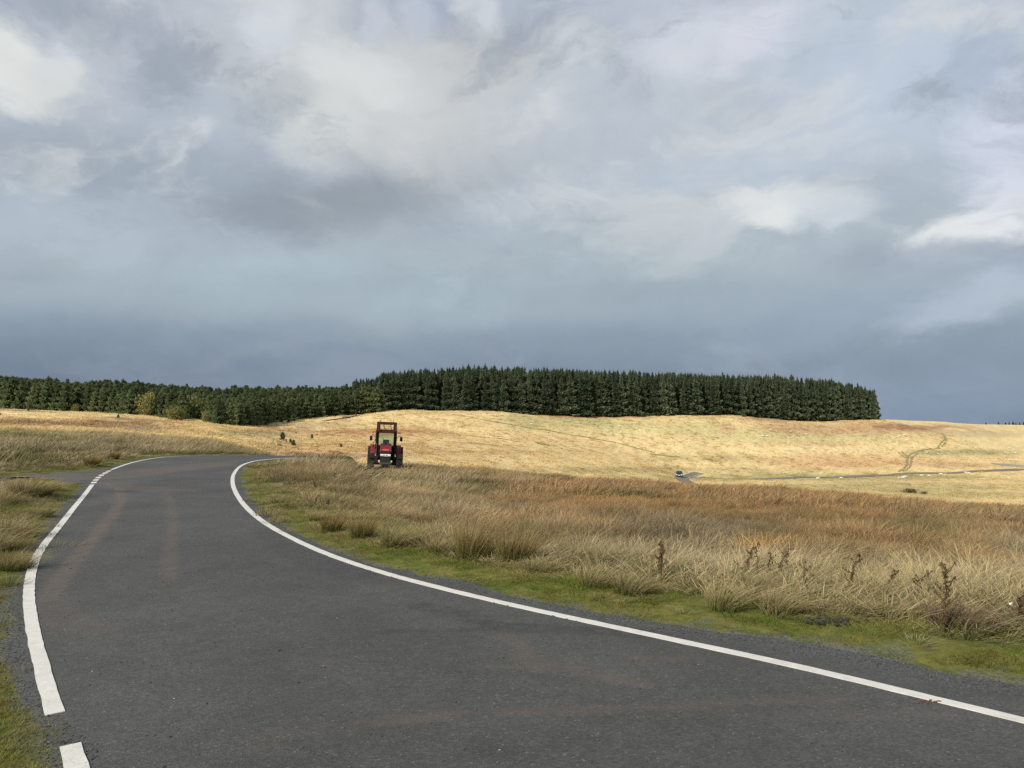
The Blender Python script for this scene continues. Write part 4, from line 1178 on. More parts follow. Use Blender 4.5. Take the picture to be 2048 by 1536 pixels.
def h_main(px):   # height in m that brings the tops to the skyline of the wood
    sky = np.interp(px, [715, 740, 770, 800, 860, 960, 1050, 1150, 1250, 1350, 1450, 1550, 1650, 1700, 1735, 1758], [758, 756, 745, 740, 737, 731, 735, 738, 741, 745, 749, 751, 758, 766, 772, 782])
    base = np.interp(px, [700, 800, 960, 1150, 1330, 1480, 1640, 1758], [824, 820, 823, 825, 827, 831, 835, 838])
    return sky, base
def ordinal(n):
    small_ = ['', 'first', 'second', 'third', 'fourth', 'fifth', 'sixth', 'seventh', 'eighth', 'ninth', 'tenth']
    return small_[n] if n <= 10 else f"{n}{'th' if 10 < n % 100 < 14 else {1: 'st', 2: 'nd', 3: 'rd'}.get(n % 10, 'th')}"
def wood_label(what, wood, ri, n, mark):
    if ri == 0: return f'{ordinal(n)} front rank {what} of the {wood}, leftwards from {mark}'
    return f"{what} crown in the {['', 'second', 'third', 'fourth'][min(ri, 3)]} rank of the {wood}, behind its front edge"
stuff_pts = {'main': [], 'left': []}
count = 0
rows = dense_tree_points(main_edge, 15, 2.7)
for ri, pts in enumerate(rows):
    for (x, y) in pts:
        z = float(base_z(np.array([x]), np.array([y]))[0])
        px, py = project(np.array([x]), np.array([y]), np.array([z]))
        px = float(px[0])
        sky, base = h_main(px)
        top = EYE + (ray(px, sky)[2] / ray(px, sky)[1]) * y
        if px > 1700: top -= (px - 1700) * .012
        h = (top - z) * (random.uniform(.85, 1.04) if ri else random.uniform(.70, .99))
        if random.random() < .06: h *= 1.05
        s = h / 15.0
        if ri < 4 and count < 298 or (px > 1735 and count < 300):
            lab = wood_label('spruce', 'tall dark wood', ri, len(pts) - pts.index((x, y)), 'right corner')
            tree('spruce_tree', spr, spr_t, x, y, s, lab, 'spruces of the tall dark wood', random.uniform(.95, 1.4))
            count += 1
        else:
            stuff_pts['main'].append((x, y, z - .2, s))
# slender old spruces that stand up behind the young wood at the left end of the tall one
for px, sky, d in ((706, 763, 262), (711, 765, 266), (721, 757, 275), (727, 761, 270), (733, 755, 280), (737, 763, 262), (741, 760, 270), (746, 763, 262), (751, 757, 275), (756, 759, 264), (760, 752, 275), (765, 755, 262), (769, 750, 270), (774, 746, 275)):
    ax = math.atan((px - CX) / F); x, y = d * math.sin(ax), d * math.cos(ax)
    z = float(base_z(np.array([x]), np.array([y]))[0]); dd = ray(px, sky); top = EYE + dd[2] / dd[1] * y
    tree('spruce_tree', spr, spr_t, x, y, (top - z) / 15, 'old spruce spire rising above the young trees at left end of tall wood', 'spruces of the tall dark wood', 1.0)

for k in range(30):
    px = 708 + 84 * k / 29 + random.uniform(-1.5, 1.5); sky = float(h_main(px)[0]) + random.uniform(0, 5); d = random.uniform(258, 285)
    ax = math.atan((px - CX) / F); x, y = d * math.sin(ax), d * math.cos(ax)
    z = float(base_z(np.array([x]), np.array([y]))[0]); dd = ray(px, sky); top = EYE + dd[2] / dd[1] * y
    tree('spruce_tree', spr, spr_t, x, y, (top - z) / 15, 'spruce at the sloping left shoulder of the tall wood, above the young trees', 'spruces of the tall dark wood', 1.25)
left_edge = [(-60, 201), (0, 200), (120, 194), (200, 190), (280, 181), (330, 177), (385, 169), (430, 163), (475, 166), (520, 183), (560, 199), (600, 213), (700, 228), (770, 235)]
willows = ((352, 842, 32, .9, 'round olive green willow standing forward of the plantation'), (398, 840, 42, .75, 'tall yellow green willow in the gap of the plantation, nearest the dark conifers'),
    (380, 834, 44, .7, 'pale willow in the middle of the plantation gap'), (276, 830, 28, .55, 'slender tan willow between two dark conifers at the wood edge'),
    (294, 834, 44, .6, 'pale green willow crown showing behind the front conifers'), (150, 823, 18, .7, 'low grey green bush at the foot of the plantation edge'), (412, 846, 26, .55, 'straw coloured willow sapling against the dark conifer block'))
willow_at = [(w[0], math.hypot(*H2(w[0], min(w[1], 848), 120)), w[3]) for w in willows]
rows = dense_tree_points(left_edge, 32, 3.0)
countl = 0
for ri, pts in enumerate(rows):
    for (x, y) in pts:
        z = float(base_z(np.array([x]), np.array([y]))[0]); px, py = project(np.array([x]), np.array([y]), np.array([z])); px = float(px[0])
        sky = float(np.interp(px, [-60, 0, 90, 150, 210, 300, 380, 480, 560, 650, 720, 800], [747, 750, 757, 765, 758, 764, 772, 774, 774, 773, 770, 768]))
        dd = ray(px, sky); top = EYE + dd[2] / dd[1] * y
        full = top - z
        h0 = float(np.interp(px, [0, 300, 400, 480, 560, 660, 720, 800], [8.6, 6.2, 5.8, 5.8, 6.0, 6.6, 8.2, 9.6]))
        h = min(full, h0 + ri * .17) * random.uniform(.78, 1.03)
        if random.random() < .07: h *= 1.10
        if any(abs(px - wpx) < 5 + 14 * wr and math.hypot(x, y) < wd + 2.2 for wpx, wd, wr in willow_at): continue
        s = h / 9.0
        if (countl < 300 and ri < 4):
            tree('young_conifer', yng, yng_t, x, y, s * 1.0, wood_label('young conifer', 'green plantation', ri, len(pts) - pts.index((x, y)), 'tall wood'), 'conifers of the young plantation', random.uniform(.9, 1.25))
            countl += 1
        else:
            stuff_pts['left'].append((x, y, z - .2, s))
def wood_stuff(name, pts, crowns):
    pts = np.array(pts); me = bpy.data.meshes.new(name)
    prot = [bpy.data.objects.new('wood_crown', c) for c in crowns]
    n = len(pts); sc3 = np.stack([pts[:, 3] * RNG.uniform(.9, 1.2, n), pts[:, 3] * RNG.uniform(.9, 1.2, n), pts[:, 3]], 1)
    return scatter(name, pts[:, :3], RNG.uniform(0, 6.28, n), sc3, RNG.integers(0, len(prot), n), np.ones((n, 3)), np.zeros(n), prot)
wood_stuff('dark_woods', stuff_pts['main'], spr)
wood_stuff('young_woods', stuff_pts['left'], yng)

# broadleaved scrub at the wood edge and bushes on the moor
def bush_mesh(seed, n=900, flat=1.0, size=.16):
    r = np.random.default_rng(seed); V = []; Fc = []; Hh = []; Vv = []
    lobes = [(r.uniform(-.5, .5), r.uniform(-.5, .5), r.uniform(.35, .75), r.uniform(.3, .5)) for _ in range(9)]
    for i in range(n):
        l = lobes[r.integers(len(lobes))]; d = r.normal(0, 1, 3); d /= np.linalg.norm(d); q = l[3] * r.uniform(.7, 1.05)
        p = np.array([l[0], l[1], l[2] * flat]) + d * q * np.array([1, 1, flat]); p[2] = max(p[2], .03)
        a = r.normal(0, 1, 3); a /= np.linalg.norm(a); b = np.cross(a, r.normal(0, 1, 3)); b /= np.linalg.norm(b)
        s = size * r.uniform(.4, 1); k = len(V)
        V += [p, p + a * s, p + a * s * .5 + b * s * .6]; v = r.uniform(); Hh += [.4, 1, .8]; Vv += [v] * 3; Fc.append((k, k + 1, k + 2))
    return np_mesh('crown', V, Fc, {'h': ('FLOAT', Hh), 'v': ('FLOAT', Vv)})
def stems_mesh(seed, h=.6):
    m = MB(); r = random.Random(seed)
    for _ in range(5): m.tube((r.uniform(-.08, .08), r.uniform(-.08, .08), -.1), (r.uniform(-.4, .4), r.uniform(-.4, .4), h), .035, .01, n=5)
    me = bpy.data.meshes.new('trunk'); m.bm.to_mesh(me); m.bm.free(); me.materials.append(M_bark); return me
wil = []
for i in range(3):
    me = bush_mesh(70 + i, 1100, 1.0, .17); me.materials.append(M_wil); wil.append(me)
st_m = stems_mesh(3)
for px, py, hpx, rw, lab in willows:
    x, y, z = hit(px, min(py, 848), 120)
    h = hpx / F * y
    root = tree('willow_bush', wil, st_m, x, y, h, lab, 'broadleaved bushes at the plantation edge', rw)
# lone small conifers
small = crown_set(3, 1.0, .36, 150, M_yng, 1.0, .9, 90)
sm_t = trunk_mesh(1.0, .03)
for px, py, hpx, lab in ((565, 881, 15, 'largest of the small self sown pines on the sunlit slope'), (572, 886, 6, 'tiny pine at the foot of the largest self sown one'), (581, 887, 8, 'small pine, middle of the trio left of the tractor'),
                    (587, 891, 10, 'lowest pine of the trio on the sunlit slope'), (624, 880, 9, 'lone round pine on the slope midway to the tractor'), (682, 896, 6, 'tiny dark pine nearest the tractor, left of it'),
                    (634, 873, 3, 'speck sized dark seedling above the lone round pine'), (592, 869, 3, 'speck sized dark seedling above the largest small pine'), (532, 850, 9, 'small pine by the bare bank under the plantation'),
                    (563, 846, 10, 'left sapling of three under the plantation shade'), (577, 847, 8, 'middle sapling of three under the plantation shade'), (586, 846, 14, 'right and tallest sapling of three under the plantation'),
                    (236, 839, 7, 'tiny pine on the pale grass in front of the plantation'), (56, 824, 6, 'small dark shrub on the pale grass far left'), (1487, 833, 10, 'small dark spruce standing forward of the tall wood'),
                    (1, 829, 6, 'dark shrub cut by the left picture edge')):
    x, y, z = hit(px, py, 70); h = hpx / F * y
    tree('small_pine', small, sm_t, x, y, max(h, .3) * 1.15, lab, 'small self sown trees on the moor', 1.25)
gorse = bush_mesh(99, 900, .7, .12)
M_gorse = foliage_material('gorse', (.04, .045, .02), (.13, .12, .05)); gorse.materials.append(M_gorse)
for px, py, hp, w, lab in ((1820, 991, 13, 1.9, 'dark low bush beyond the meadow crest, left and larger of the pair'), (1848, 993, 8, 1.6, 'smaller dark bush trailing right of the larger one beyond the crest')):
    x, y, z = hit(px, py - 4, 75); h = hp / F * y
    tree('gorse_bush', [gorse], st_m, x, y, h, lab, 'dark bushes in the valley', w)
# far trees on the right skyline
for i, (px, sky) in enumerate([(1917, 849), (1934, 847), (1954, 848), (1963, 848), (1971, 844), (1996, 843), (2003, 847), (2010, 843), (2017, 844), (2025, 842), (2031, 844), (2038, 844), (2046, 843), (2056, 843), (2066, 842)]):
    d = 760 + (i % 3) * 14; ax = math.atan((px - CX) / F); x, y = d * math.sin(ax) , d * math.cos(ax)
    z = float(base_z(np.array([x]), np.array([y]))[0]); dd = ray(px, sky); top = EYE + dd[2] / dd[1] * y
    tree('skyline_conifer', spr, spr_t, x, y, (top - z) / 15, f'{ordinal(i + 1)} from left, ' + ('far conifer top in the skyline clump at the right picture edge' if px > 1990 else 'far conifer top peeping over the right skyline before the clump'), 'far conifers over the right skyline', 1.7)

# ------------------------------------------------------------------ tractor
M_red = mat('tractor_red', (.135, .009, .011), .6, spec=.5, var=.12, vscale=5)
M_dred = mat('loader_red', (.035, .010, .010), .55, spec=.4, var=.25, vscale=6)
M_blk = mat('black_metal', (.009, .009, .010), .6, spec=.25, var=.25, vscale=8)
M_rub = mat('tyre_rubber', (.014, .013, .012), .9, var=.3, vscale=6)
M_rim = mat('wheel_rim', (.30, .29, .27), .5, spec=.4)
M_glass = mat('cab_glass', (.80, .92, .86), .04, spec=.5, trans=1.0)
M_lamp = mat('lamp_lens', (.75, .76, .74), .2, spec=.6)
M_amber = mat('beacon_amber', (.5, .12, .02), .3)
M_white = mat('white_plate', (.75, .75, .73), .5)
M_seat = mat('seat_fabric', (.04, .045, .05), .9)
M_silver = mat('bumper_grey', (.05, .055, .055), .5, spec=.4)
def wheel(name, root, x, y, z, R, w, rimr, lugs=18):
    tr = MB()
    hw = w / 2
    tr.lathe_x([(-hw * .72, rimr), (-hw, rimr + (R - rimr) * .35), (-hw * .97, R * .93), (-hw * .8, R * .965), (0, R * .975), (hw * .8, R * .965), (hw * .97, R * .93), (hw, rimr + (R - rimr) * .35), (hw * .72, rimr)], 0, 32)
    for k in range(lugs):
        for s in (-1, 1):
            a = 2 * math.pi * (k + (.5 if s > 0 else 0)) / lugs
            pts = []
            p0 = Vector((s * hw * .95, math.cos(a) * R * .97, math.sin(a) * R * .97)); a2 = a + .22
            p1 = Vector((0, math.cos(a2) * R * .985, math.sin(a2) * R * .985))
            mid = (p0 + p1) / 2; d = (p1 - p0); rot = d.to_track_quat('X', 'Z')
            M_ = Matrix.Translation(mid) @ rot.to_matrix().to_4x4() @ Matrix.Diagonal((d.length, .045, .05, 1))
            bmesh.ops.create_cube(tr.bm, size=1.0, matrix=M_)
    t = tr.build(name, M_rub, root, loc=(x, y, z))
    rm = MB(); rm.lathe_x([(-hw * .72, rimr), (-hw * .3, rimr * .9), (-hw * .1, rimr * .35), (-hw * .25, 0.001)], 0, 24)
    rm.lathe_x([(hw * .72, rimr), (hw * .3, rimr * .9), (hw * .1, rimr * .35), (hw * .25, 0.001)], 0, 24)
    rm.tube((-hw * .4, 0, 0), (hw * .4, 0, 0), .09, n=10)
    rm.build('rim', M_rim, t)
    return t
TX = (770 - CX) / F * 53; TY = 53.0
tr = bpy.data.objects.new('tractor', None); C.objects.link(tr)
tz0 = float(terrain(np.array([TX]), np.array([TY]))[0])
tr.scale = (1, 1, .95); tr.location = (TX, TY, tz0 - .16); tr.rotation_euler = (0, math.radians(2.6), math.atan2(-TX, TY))
tag(tr, 'red tractor with front loader raised over its cab, standing in the meadow grass', 'tractor')
for s in (-1, 1):
    wheel('rear_wheel', tr, s * .98, 1.35, .86, .86, .48, .46, 20)
    wheel('front_wheel', tr, s * .93, -1.25, .62, .62, .42, .34, 16)
    f = MB()   # rear fender: arched shell
    prof = []
    for k in range(9):
        a = math.radians(15 + k * 150 / 8); prof.append((1.35 - math.cos(a) * .98, .86 + math.sin(a) * .98))
    prof2 = [(1.35 + (y_ - 1.35) * .95, .86 + (z_ - .86) * .95) for y_, z_ in prof][::-1]
    f.prism(prof + prof2, s * .68, s * 1.06)
    f.build('fender', M_red, tr)
    ff = MB(); prof = [(-1.25 - math.cos(math.radians(a)) * .72, .62 + math.sin(math.radians(a)) * .72) for a in (35, 60, 85, 110, 135)]
    ff.prism(prof + [(-1.25 + (y_ + 1.25) * .96, .62 + (z_ - .62) * .96) for y_, z_ in prof][::-1], s * .74, s * 1.10); ff.build('front_mudguard', M_blk, tr)
    # mirror on an arm
    mm = MB(); mm.path([(s * .70, .1, 2.35), (s * .92, -.05, 2.62), (s * 1.02, -.08, 2.50)], .018); ma = mm.build('mirror_arm', M_blk, tr)
    MB().box((s * 1.02, -.1, 2.34), (.19, .07, .32), bev=.02).build('mirror', M_blk, ma)
    # cab posts
    MB().box((s * .66, .02, 2.15), (.08, .10, 1.15), rot=(math.radians(-4), math.radians(-5 * s), 0), bev=.01).build('cab_post', M_blk, tr)
    MB().box((s * .70, 1.35, 2.15), (.08, .10, 1.15), bev=.01).build('cab_post', M_blk, tr)
    MB().box((s * .72, .68, 2.17), (.012, 1.2, .95)).build('side_window', M_glass, tr)
    MB().box((s * .70, .68, 1.45), (.05, 1.25, .5), bev=.02).build('cab_side', M_blk, tr)
    # loader arms, raised
    la = MB()
    la.box((s * .56, -.25, 1.35), (.14, .26, .9), bev=.01)
    a0, a1, a2 = Vector((s * .56, -.1, 1.85)), Vector((s * .56, -1.35, 2.75)), Vector((s * .56, -1.95, 2.95))
    for p, q in ((a0, a1), (a1, a2)):
        d = q - p; M_ = Matrix.Translation((p + q) / 2) @ d.to_track_quat('Y', 'Z').to_matrix().to_4x4() @ Matrix.Diagonal((.13, d.length + .08, .22, 1)); bmesh.ops.create_cube(la.bm, size=1.0, matrix=M_)
    la.build('loader_arm', M_dred, tr)
    rmm = MB(); rmm.tube((s * .56, -.42, 1.2), (s * .56, -.8, 1.9), .05); rmm.tube((s * .56, -.8, 1.9), (s * .56, -1.1, 2.5), .028); rmm.build('hydraulic_ram', M_blk, tr)
    r2 = MB(); r2.tube((s * .56, -1.2, 2.75), (s * .56, -1.8, 3.25), .045); r2.build('hydraulic_ram', M_blk, tr)
    # head frame side and spike
    MB().box((s * .54, -2.0, 3.22), (.23, .16, .64), bev=.01).build('head_frame_side', M_dred, tr)
    MB().tube((s * .42, -2.0, 3.5), (s * .42, -1.98, 3.75), .022, .012, n=8).build('loader_spike', M_blk, tr)
MB().box((0, -2.0, 3.49), (1.28, .14, .17), bev=.01).build('head_frame_bar', M_dred, tr)
MB().box((0, -1.9, 2.95), (1.20, .14, .17), bev=.01).build('loader_cross_tube', M_dred, tr)
hs = MB(); hs.path([(-.18, -1.95, 3.44), (-.20, -1.9, 3.25), (-.12, -1.9, 3.1), (-.16, -1.9, 2.98)], .022); hs.path([(.30, -1.95, 3.40), (.22, -1.9, 3.3), (.28, -1.9, 3.2), (.32, -1.9, 3.0)], .022)
hs.box((0, -1.97, 3.40), (.8, .05, .05)); hs.build('hose', M_blk, tr)
h2 = MB(); h2.path([(-.56, -.3, 2.85), (-.75, -.35, 2.2), (-.88, -.3, 1.95), (-.80, -.2, 1.7)], .022); h2.build('hose', M_blk, tr)
# bonnet
hd = MB(); hd.prism([(-2.06, 1.52), (-2.02, 1.62), (-1.85, 1.76), (-1.3, 1.86), (0, 1.98), (0, 1.5), (-2.04, 1.48)], -.38, .38)
bmesh.ops.bevel(hd.bm, geom=list(hd.bm.edges), offset=.045, segments=3, affect='EDGES', profile=.6)
bon = hd.build('bonnet', M_red, tr, smooth=False)
MB().box((0, -1.99, 1.62), (.42, .05, .10), rot=(math.radians(-48), 0, 0), bev=.015).build('bonnet_lit_oval', mat('lit_red', (.55, .10, .10), .5), bon)  # lit oval of the bonnet nose, its light put into a lighter red
gr = MB(); gr.box((0, -2.0, 1.06), (.70, .16, .84), bev=.04); gr.box((0, -1.0, 1.3), (.66, 1.9, .5)); g_ = gr.build('grille', M_blk, tr)
for k in range(6): MB().box((0, -2.09, .80 + k * .055), (.56, .02, .018)).build('grille_slat', M_silver, g_)
hb = MB().box((0, -2.075, 1.26), (.66, .06, .15), bev=.02).build('headlamp_panel', M_white, tr)
for s in (-1, 1):
    MB().box((s * .26, -2.11, 1.27), (.15, .03, .10), bev=.01).build('headlight', M_lamp, hb)
for xx in (-.12, -.04, .06, .13): MB().box((xx, -2.11, 1.26), (.035, .012, .06)).build('lettering_block', M_blk, hb)
MB().box((0, -2.12, .70), (.80, .22, .12), bev=.03).build('bumper', M_silver, tr)
MB().box((0, -2.05, .56), (.46, .4, .18), bev=.03).build('front_weight', M_blk, tr)
ch = MB(); ch.box((0, -.7, .85), (.46, 2.5, .45), bev=.03); ch.box((0, .1, 1.25), (1.3, .2, .95), bev=.03); ch.box((0, -.4, 1.3), (.9, .5, .5), bev=.03); ch.box((0, 1.0, .85), (.7, 1.2, .6), bev=.04); ch.tube((-.8, -1.25, .62), (.8, -1.25, .62), .09); ch.tube((-.8, 1.35, .86), (.8, 1.35, .86), .13)
ch.build('chassis', M_blk, tr)
for s in (-1, 1): MB().box((s * .62, .05, .75), (.28, .5, .5), bev=.04).build('step', M_blk, tr)
MB().prism([(-.10, 2.72), (1.5, 2.72), (1.45, 2.90), (.2, 2.94), (-.08, 2.86)], -.74, .74).build('cab_roof', M_dred, tr)
MB().box((0, .70, 1.15), (1.3, 1.3, .12)).build('cab_floor', M_blk, tr)
MB().box((0, -.04, 2.26), (1.04, .012, .86), rot=(math.radians(-4), 0, 0)).build('windscreen', M_glass, tr)
MB().box((0, 1.42, 2.22), (1.16, .012, .85)).build('rear_window', M_glass, tr)
MB().box((0, 1.40, 1.55), (1.3, .06, .5)).build('rear_panel', M_blk, tr)
for s in (-1, 1): MB().box((s * .545, -.03, 2.27), (.045, .05, .92), rot=(math.radians(-4), 0, 0)).build('windscreen_frame', M_silver, tr)
wp = MB(); wp.tube((.1, -.08, 1.9), (-.28, -.10, 2.45), .012); wp.build('wiper', M_blk, tr)
sw = MB(); 
ring = [(.19 * math.cos(a * math.pi / 8), .30 - .08 * math.sin(a * math.pi / 8), 2.02 + .17 * math.sin(a * math.pi / 8)) for a in range(17)]
sw.path(ring, .018, 6); sw.tube((0, .30, 2.02), (0, .15, 1.6), .03); sw.path([(-.18, .3, 2.02), (.18, .3, 2.02)], .015); sw.build('steering_wheel', M_blk, tr)
ds = MB(); ds.box((0, .12, 1.88), (.42, .2, .22), bev=.05); ds.build('dashboard', M_blk, tr)
se = MB(); se.box((0, .95, 1.68), (.48, .46, .14), bev=.04); se.box((0, 1.16, 1.98), (.44, .12, .50), bev=.05); se.build('seat', M_seat, tr)
bc = MB(); bc.tube((-.72, .0, 2.80), (-.90, -.02, 2.74), .012); bc.ball((-.92, -.02, 2.80), .085, (1, 1, 1)); bc.build('beacon', M_amber, tr)
wl = MB(); wl.tube((.70, -.02, 2.80), (.92, -.04, 2.76), .014); wl.box((.88, -.06, 2.78), (.2, .06, .06), bev=.01); wl.build('work_light', M_blk, tr)
ex = MB(); ex.tube((.62, -.45, 1.5), (.62, -.45, 2.55), .055); ex.tube((.62, -.45, 2.55), (.66, -.45, 2.7), .045); ex.build('exhaust', M_blk, tr)

# ------------------------------------------------------------------ car in the valley
M_car = mat('car_paint', (.018, .024, .045), .3, spec=.6)
M_cglass = mat('car_glass', (.02, .025, .03), .08, spec=.6)
car = bpy.data.objects.new('parked_car', None); C.objects.link(car)
ci = kc
cx0, cy0 = H2(1370, 958)
d0 = np.linalg.norm(vr - np.array([cx0, cy0]), axis=1); ci = int(d0.argmin())
cpos = vr[ci] + nv[ci] * .7
dv = tg[ci]
car.location = (cpos[0], cpos[1], float(tz(np.array([cpos[0]]), np.array([cpos[1]]))[0]) + .10)
car.rotation_euler = (0, 0, math.atan2(-cx0, cy0) )
tag(car, 'small dark blue car seen from the front on the lower road beyond the meadow', 'car')
b = MB(); b.prism([(-2.0, .35), (-2.05, .62), (-1.9, .85), (-1.0, 1.0), (1.9, 1.02), (2.05, .8), (2.0, .35)], -.86, .86)
bmesh.ops.bevel(b.bm, geom=list(b.bm.edges), offset=.07, segments=2, affect='EDGES'); b.build('body', M_car, car)
b = MB(); b.prism([(-1.0, .98), (-.3, 1.42), (1.3, 1.46), (1.85, .98)], -.74, .74)
bmesh.ops.bevel(b.bm, geom=list(b.bm.edges), offset=.06, segments=2, affect='EDGES'); b.build('cabin', M_car, car)
MB().quad((-.66, -1.0, 1.03), (.66, -1.0, 1.03), (.60, -.33, 1.42), (-.60, -.33, 1.42)).build('windscreen', M_cglass, car, loc=(0, -.03, .03))
for s in (-1, 1):
    MB().quad((s * .755, -.75, 1.05), (s * .755, 1.55, 1.05), (s * .745, 1.2, 1.40), (s * .745, -.25, 1.38)).build('side_window', M_cglass, car)
    MB().box((s * .62, -2.0, .74), (.34, .12, .15), bev=.03).build('headlight', M_lamp, car)
    MB().box((s * .95, -.75, 1.05), (.18, .1, .12), bev=.03).build('mirror', M_car, car)
    for yy in (-1.3, 1.3):
        w_ = MB(); w_.lathe_x([(-.1, .01), (-.1, .2), (-.1, .31), (.1, .31), (.1, .2), (.1, .01)], 0, 18); ww_ = w_.build('wheel', M_rub, car, loc=(s * .77, yy, .31))
        w2 = MB(); w2.lathe_x([(s * .105, .01), (s * .11, .19)], 0, 14); w2.build('rim', M_rim, ww_)
MB().box((0, -2.05, .50), (1.0, .1, .22), bev=.03).build('grille', M_blk, car)
MB().box((0, -2.10, .52), (.52, .02, .11)).build('number_plate', M_white, car)
MB().box((0, -2.03, .60), (1.5, .1, .06), bev=.02).build('bumper_trim', M_lamp, car)

# ------------------------------------------------------------------ sheep
M_wool = mat('wool', (.60, .56, .47), .95, var=.12, vscale=8)
M_face = mat('sheep_face', (.55, .50, .42), .9)
def sheep_meshes():
    m = MB()
    m.ball((0, 0, .60), .30, (1.75, .95, .92), 3); m.ball((-.25, 0, .62), .28, (1.1, .9, .95), 2); m.ball((.36, 0, .63), .25, (1, .9, .95), 2)
    bmesh.ops.remove_doubles(m.bm, verts=m.bm.verts, dist=.001)
    rr = random.Random(1)
    for v in m.bm.verts: v.co += Vector((rr.uniform(-1, 1), rr.uniform(-1, 1), rr.uniform(-1, 1))) * .012
    me = bpy.data.meshes.new('fleece'); m.bm.to_mesh(me); m.bm.free(); me.materials.append(M_wool)
    out = []
    for graze in (True, False):
        m = MB()
        if graze:
            m.tube((.50, 0, .62), (.76, 0, .34), .13, .08, 8); m.ball((.82, 0, .22), .09, (1, .75, 1.45), 2)
            m.ball((.77, .10, .32), .045, (.5, 1.4, .8), 1); m.ball((.77, -.10, .32), .045, (.5, 1.4, .8), 1)
        else:
            m.tube((.48, 0, .68), (.68, 0, .92), .14, .09, 8); m.ball((.78, 0, .95), .09, (1.5, .75, .95), 2)
            m.ball((.70, .12, .98), .045, (.7, 1.5, .6), 1); m.ball((.70, -.12, .98), .045, (.7, 1.5, .6), 1)
        h = bpy.data.meshes.new('head'); m.bm.to_mesh(h); m.bm.free(); h.materials.append(M_face); out.append(h)
    lg = []
    for (x, y) in ((.34, .13), (.34, -.13), (-.36, .13), (-.36, -.13)):
        m = MB()
        if x > 0: m.tube((x, y, .45), (x + .01, y, .22), .05, .032, 7); m.tube((x + .01, y, .22), (x, y, 0), .032, .03, 7)
        else: m.tube((x, y, .48), (x - .06, y, .25), .06, .035, 7); m.tube((x - .06, y, .25), (x - .01, y, 0), .033, .03, 7)
        l = bpy.data.meshes.new('leg'); m.bm.to_mesh(l); m.bm.free(); l.materials.append(M_face); lg.append(l)
    return me, out, lg
fleece, heads, legs = sheep_meshes()
flocks = [
    ('white sheep grazing below the far lane', [(1799, 956.5), (1805, 957), (1810, 955.5), (1843, 953.5), (1858, 953.5), (1882, 951), (1932, 947.5), (1938, 948)]),
    ('white sheep by the far lane, nearest the dark car', [(1635, 960), (1682, 960)]),
    ('white sheep in the flock by the lay-by', [(2011, 923), (2018, 922), (2022, 922.5), (2026, 921.5), (2031, 922), (2034, 923)]),
    ('white sheep in the group above the lay-by', [(2011, 907), (2016, 908.5), (2025, 906.5), (2030, 907), (2020, 899), (2013, 870.5), (2036, 897)]),
    ('white sheep left of the upper track', [(1777, 871), (1801, 871.5), (1797, 873.5), (1809, 871), (1814, 881)]),
    ('white sheep on the knoll between the two rutted tracks', [(1855, 906.5), (1876, 909)]),
    ('white sheep in the close pair on the green slope', [(1526, 873.5), (1533, 874.5)]),
    ('white sheep on green slope under rusty heath', [(1541, 862), (1582, 865.5), (1597, 867), (1612, 869)]),
    ('white sheep near the lone dark spruce', [(1456, 842.5), (1464, 842.5)]),
    ('white sheep below the middle of the tall wood', [(992, 832.5), (1063, 850.5), (1171, 862.5), (1239, 855.5), (1262, 849)]),
]
for lab, ps in flocks:
    ps = sorted(ps)
    for n_, (px, py) in enumerate(ps):
        x, y, z = hit(px, py, 130)
        r_ = bpy.data.objects.new('sheep', None); C.objects.link(r_); r_.location = (x, y, z + .05)
        r_.rotation_euler = (0, 0, random.choice((0, math.pi)) + random.uniform(-.7, .7)); r_.scale = (random.uniform(.62, .8),) * 3; r_.empty_display_size = .3
        tag(r_, f"{ordinal(n_ + 1)} from left of {lab.replace('one of ', '').replace('white sheep', 'the white sheep', 1)}", 'sheep', 'sheep scattered over the moor')
        for nm, me in (('fleece', fleece), ('head', random.choice(heads)), *[('leg', l) for l in legs]):
            c = bpy.data.objects.new(nm, me); C.objects.link(c); c.parent = r_

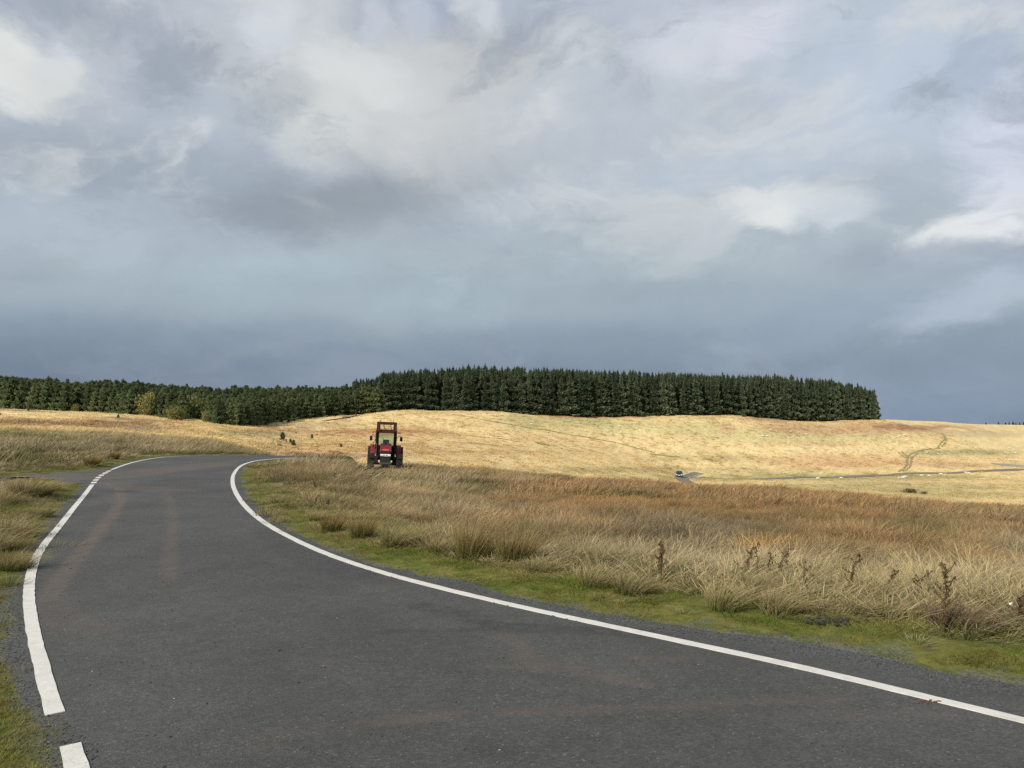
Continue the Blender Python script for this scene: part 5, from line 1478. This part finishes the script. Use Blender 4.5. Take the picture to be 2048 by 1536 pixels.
# ------------------------------------------------------------------ small things on the road and verge
M_leaf = mat('dead_leaf', (.26, .20, .05), .8)
def on_road(px, py):
    x, y = to_world(px, py, .012); return x, y, float(zr_line(np.array([x]), np.array([y]))[0])
def leaf(px, py, s, label, m, name='fallen_leaf', cat='leaf', seed=0):
    x, y, z = on_road(px, py); r = random.Random(seed); b = MB(); n = 9
    c = b.bm.verts.new((0, 0, s * .12)); ringv = []
    for k in range(n):
        a = 2 * math.pi * k / n; q = s * (r.uniform(.35, .55) if k % 2 else r.uniform(.75, 1.0))
        ringv.append(b.bm.verts.new((q * math.cos(a), q * .7 * math.sin(a), s * r.uniform(.03, .5))))
    for k in range(n): b.bm.faces.new((c, ringv[k], ringv[(k + 1) % n]))
    o = b.build(name, m); o.location = (x, y, z + .002); o.rotation_euler = (0, 0, r.uniform(0, 6)); tag(o, label, cat)
leaf(645, 1337, .022, 'curled yellow leaf lying alone on the open tarmac', M_leaf, seed=1)
def clod(px, py, s, label, m, n=9, name='mud_clod', cat='mud'):
    x, y, z = on_road(px, py); r = random.Random(px); b = MB()
    for _ in range(n): b.ball((r.gauss(0, s), r.gauss(0, s * .5), s * .12), s * r.uniform(.2, .45), (1.2, 1, .5), 1)
    o = b.build(name, m); o.location = (x, y, z); tag(o, label, cat)
M_mud = mat('dry_mud', (.09, .055, .035), .95, var=.3, vscale=40); M_dk = mat('dark_mud', (.03, .028, .025), .9)
clod(1855, 1404, .03, 'reddish brown clod of mud beside the inner white line near the right edge', M_mud, 14)
clod(1127, 1327, .010, 'tiny dark clod on the tarmac nearest the middle of the picture', M_dk, 5)
for (px, py), lab in zip(((141, 1137), (107, 1178), (430, 1185), (558, 1303), (1178, 1343), (245, 1042)), ('small dark mark of mud near the outer line where it bends', 'dark speck of mud beside the thickest part of the outer line', 'dark speck of mud in mid road before the bend',
     'small dark speck of mud left of the yellow leaf', 'dark flat scrap of mud right of the leaf near dusty patches', 'dark scrap of mud inside the brown tyre mark')):
    clod(px, py, .011 * (1 if py > 1170 else 1.5), lab, M_dk, 5)
x, y, z = hit(2005, 1253, 3)
b = MB(); b.quad((-.008, 0, 0), (.012, .01, .005), (.022, 0, .045), (-.002, .01, .04)); o = b.build('litter_scrap', M_white); o.location = (x, y - .1, z + .10); tag(o, 'scrap of white litter caught in the grass near the right edge', 'litter')
# scuffed black patch on the verge
x, y, z = hit(1668, 1261, 3); b = MB(); r = random.Random(5)
for _ in range(40): b.ball((r.gauss(0, .13), r.gauss(0, .04), r.uniform(0, .012)), r.uniform(.008, .022), (1.3, 1, .6), 1)
o = b.build('scuffed_peat', M_dk); o.location = (x, y, z + .012); tag(o, 'black scuffed patch of peat showing in the wide green verge', 'peat', kind='stuff')
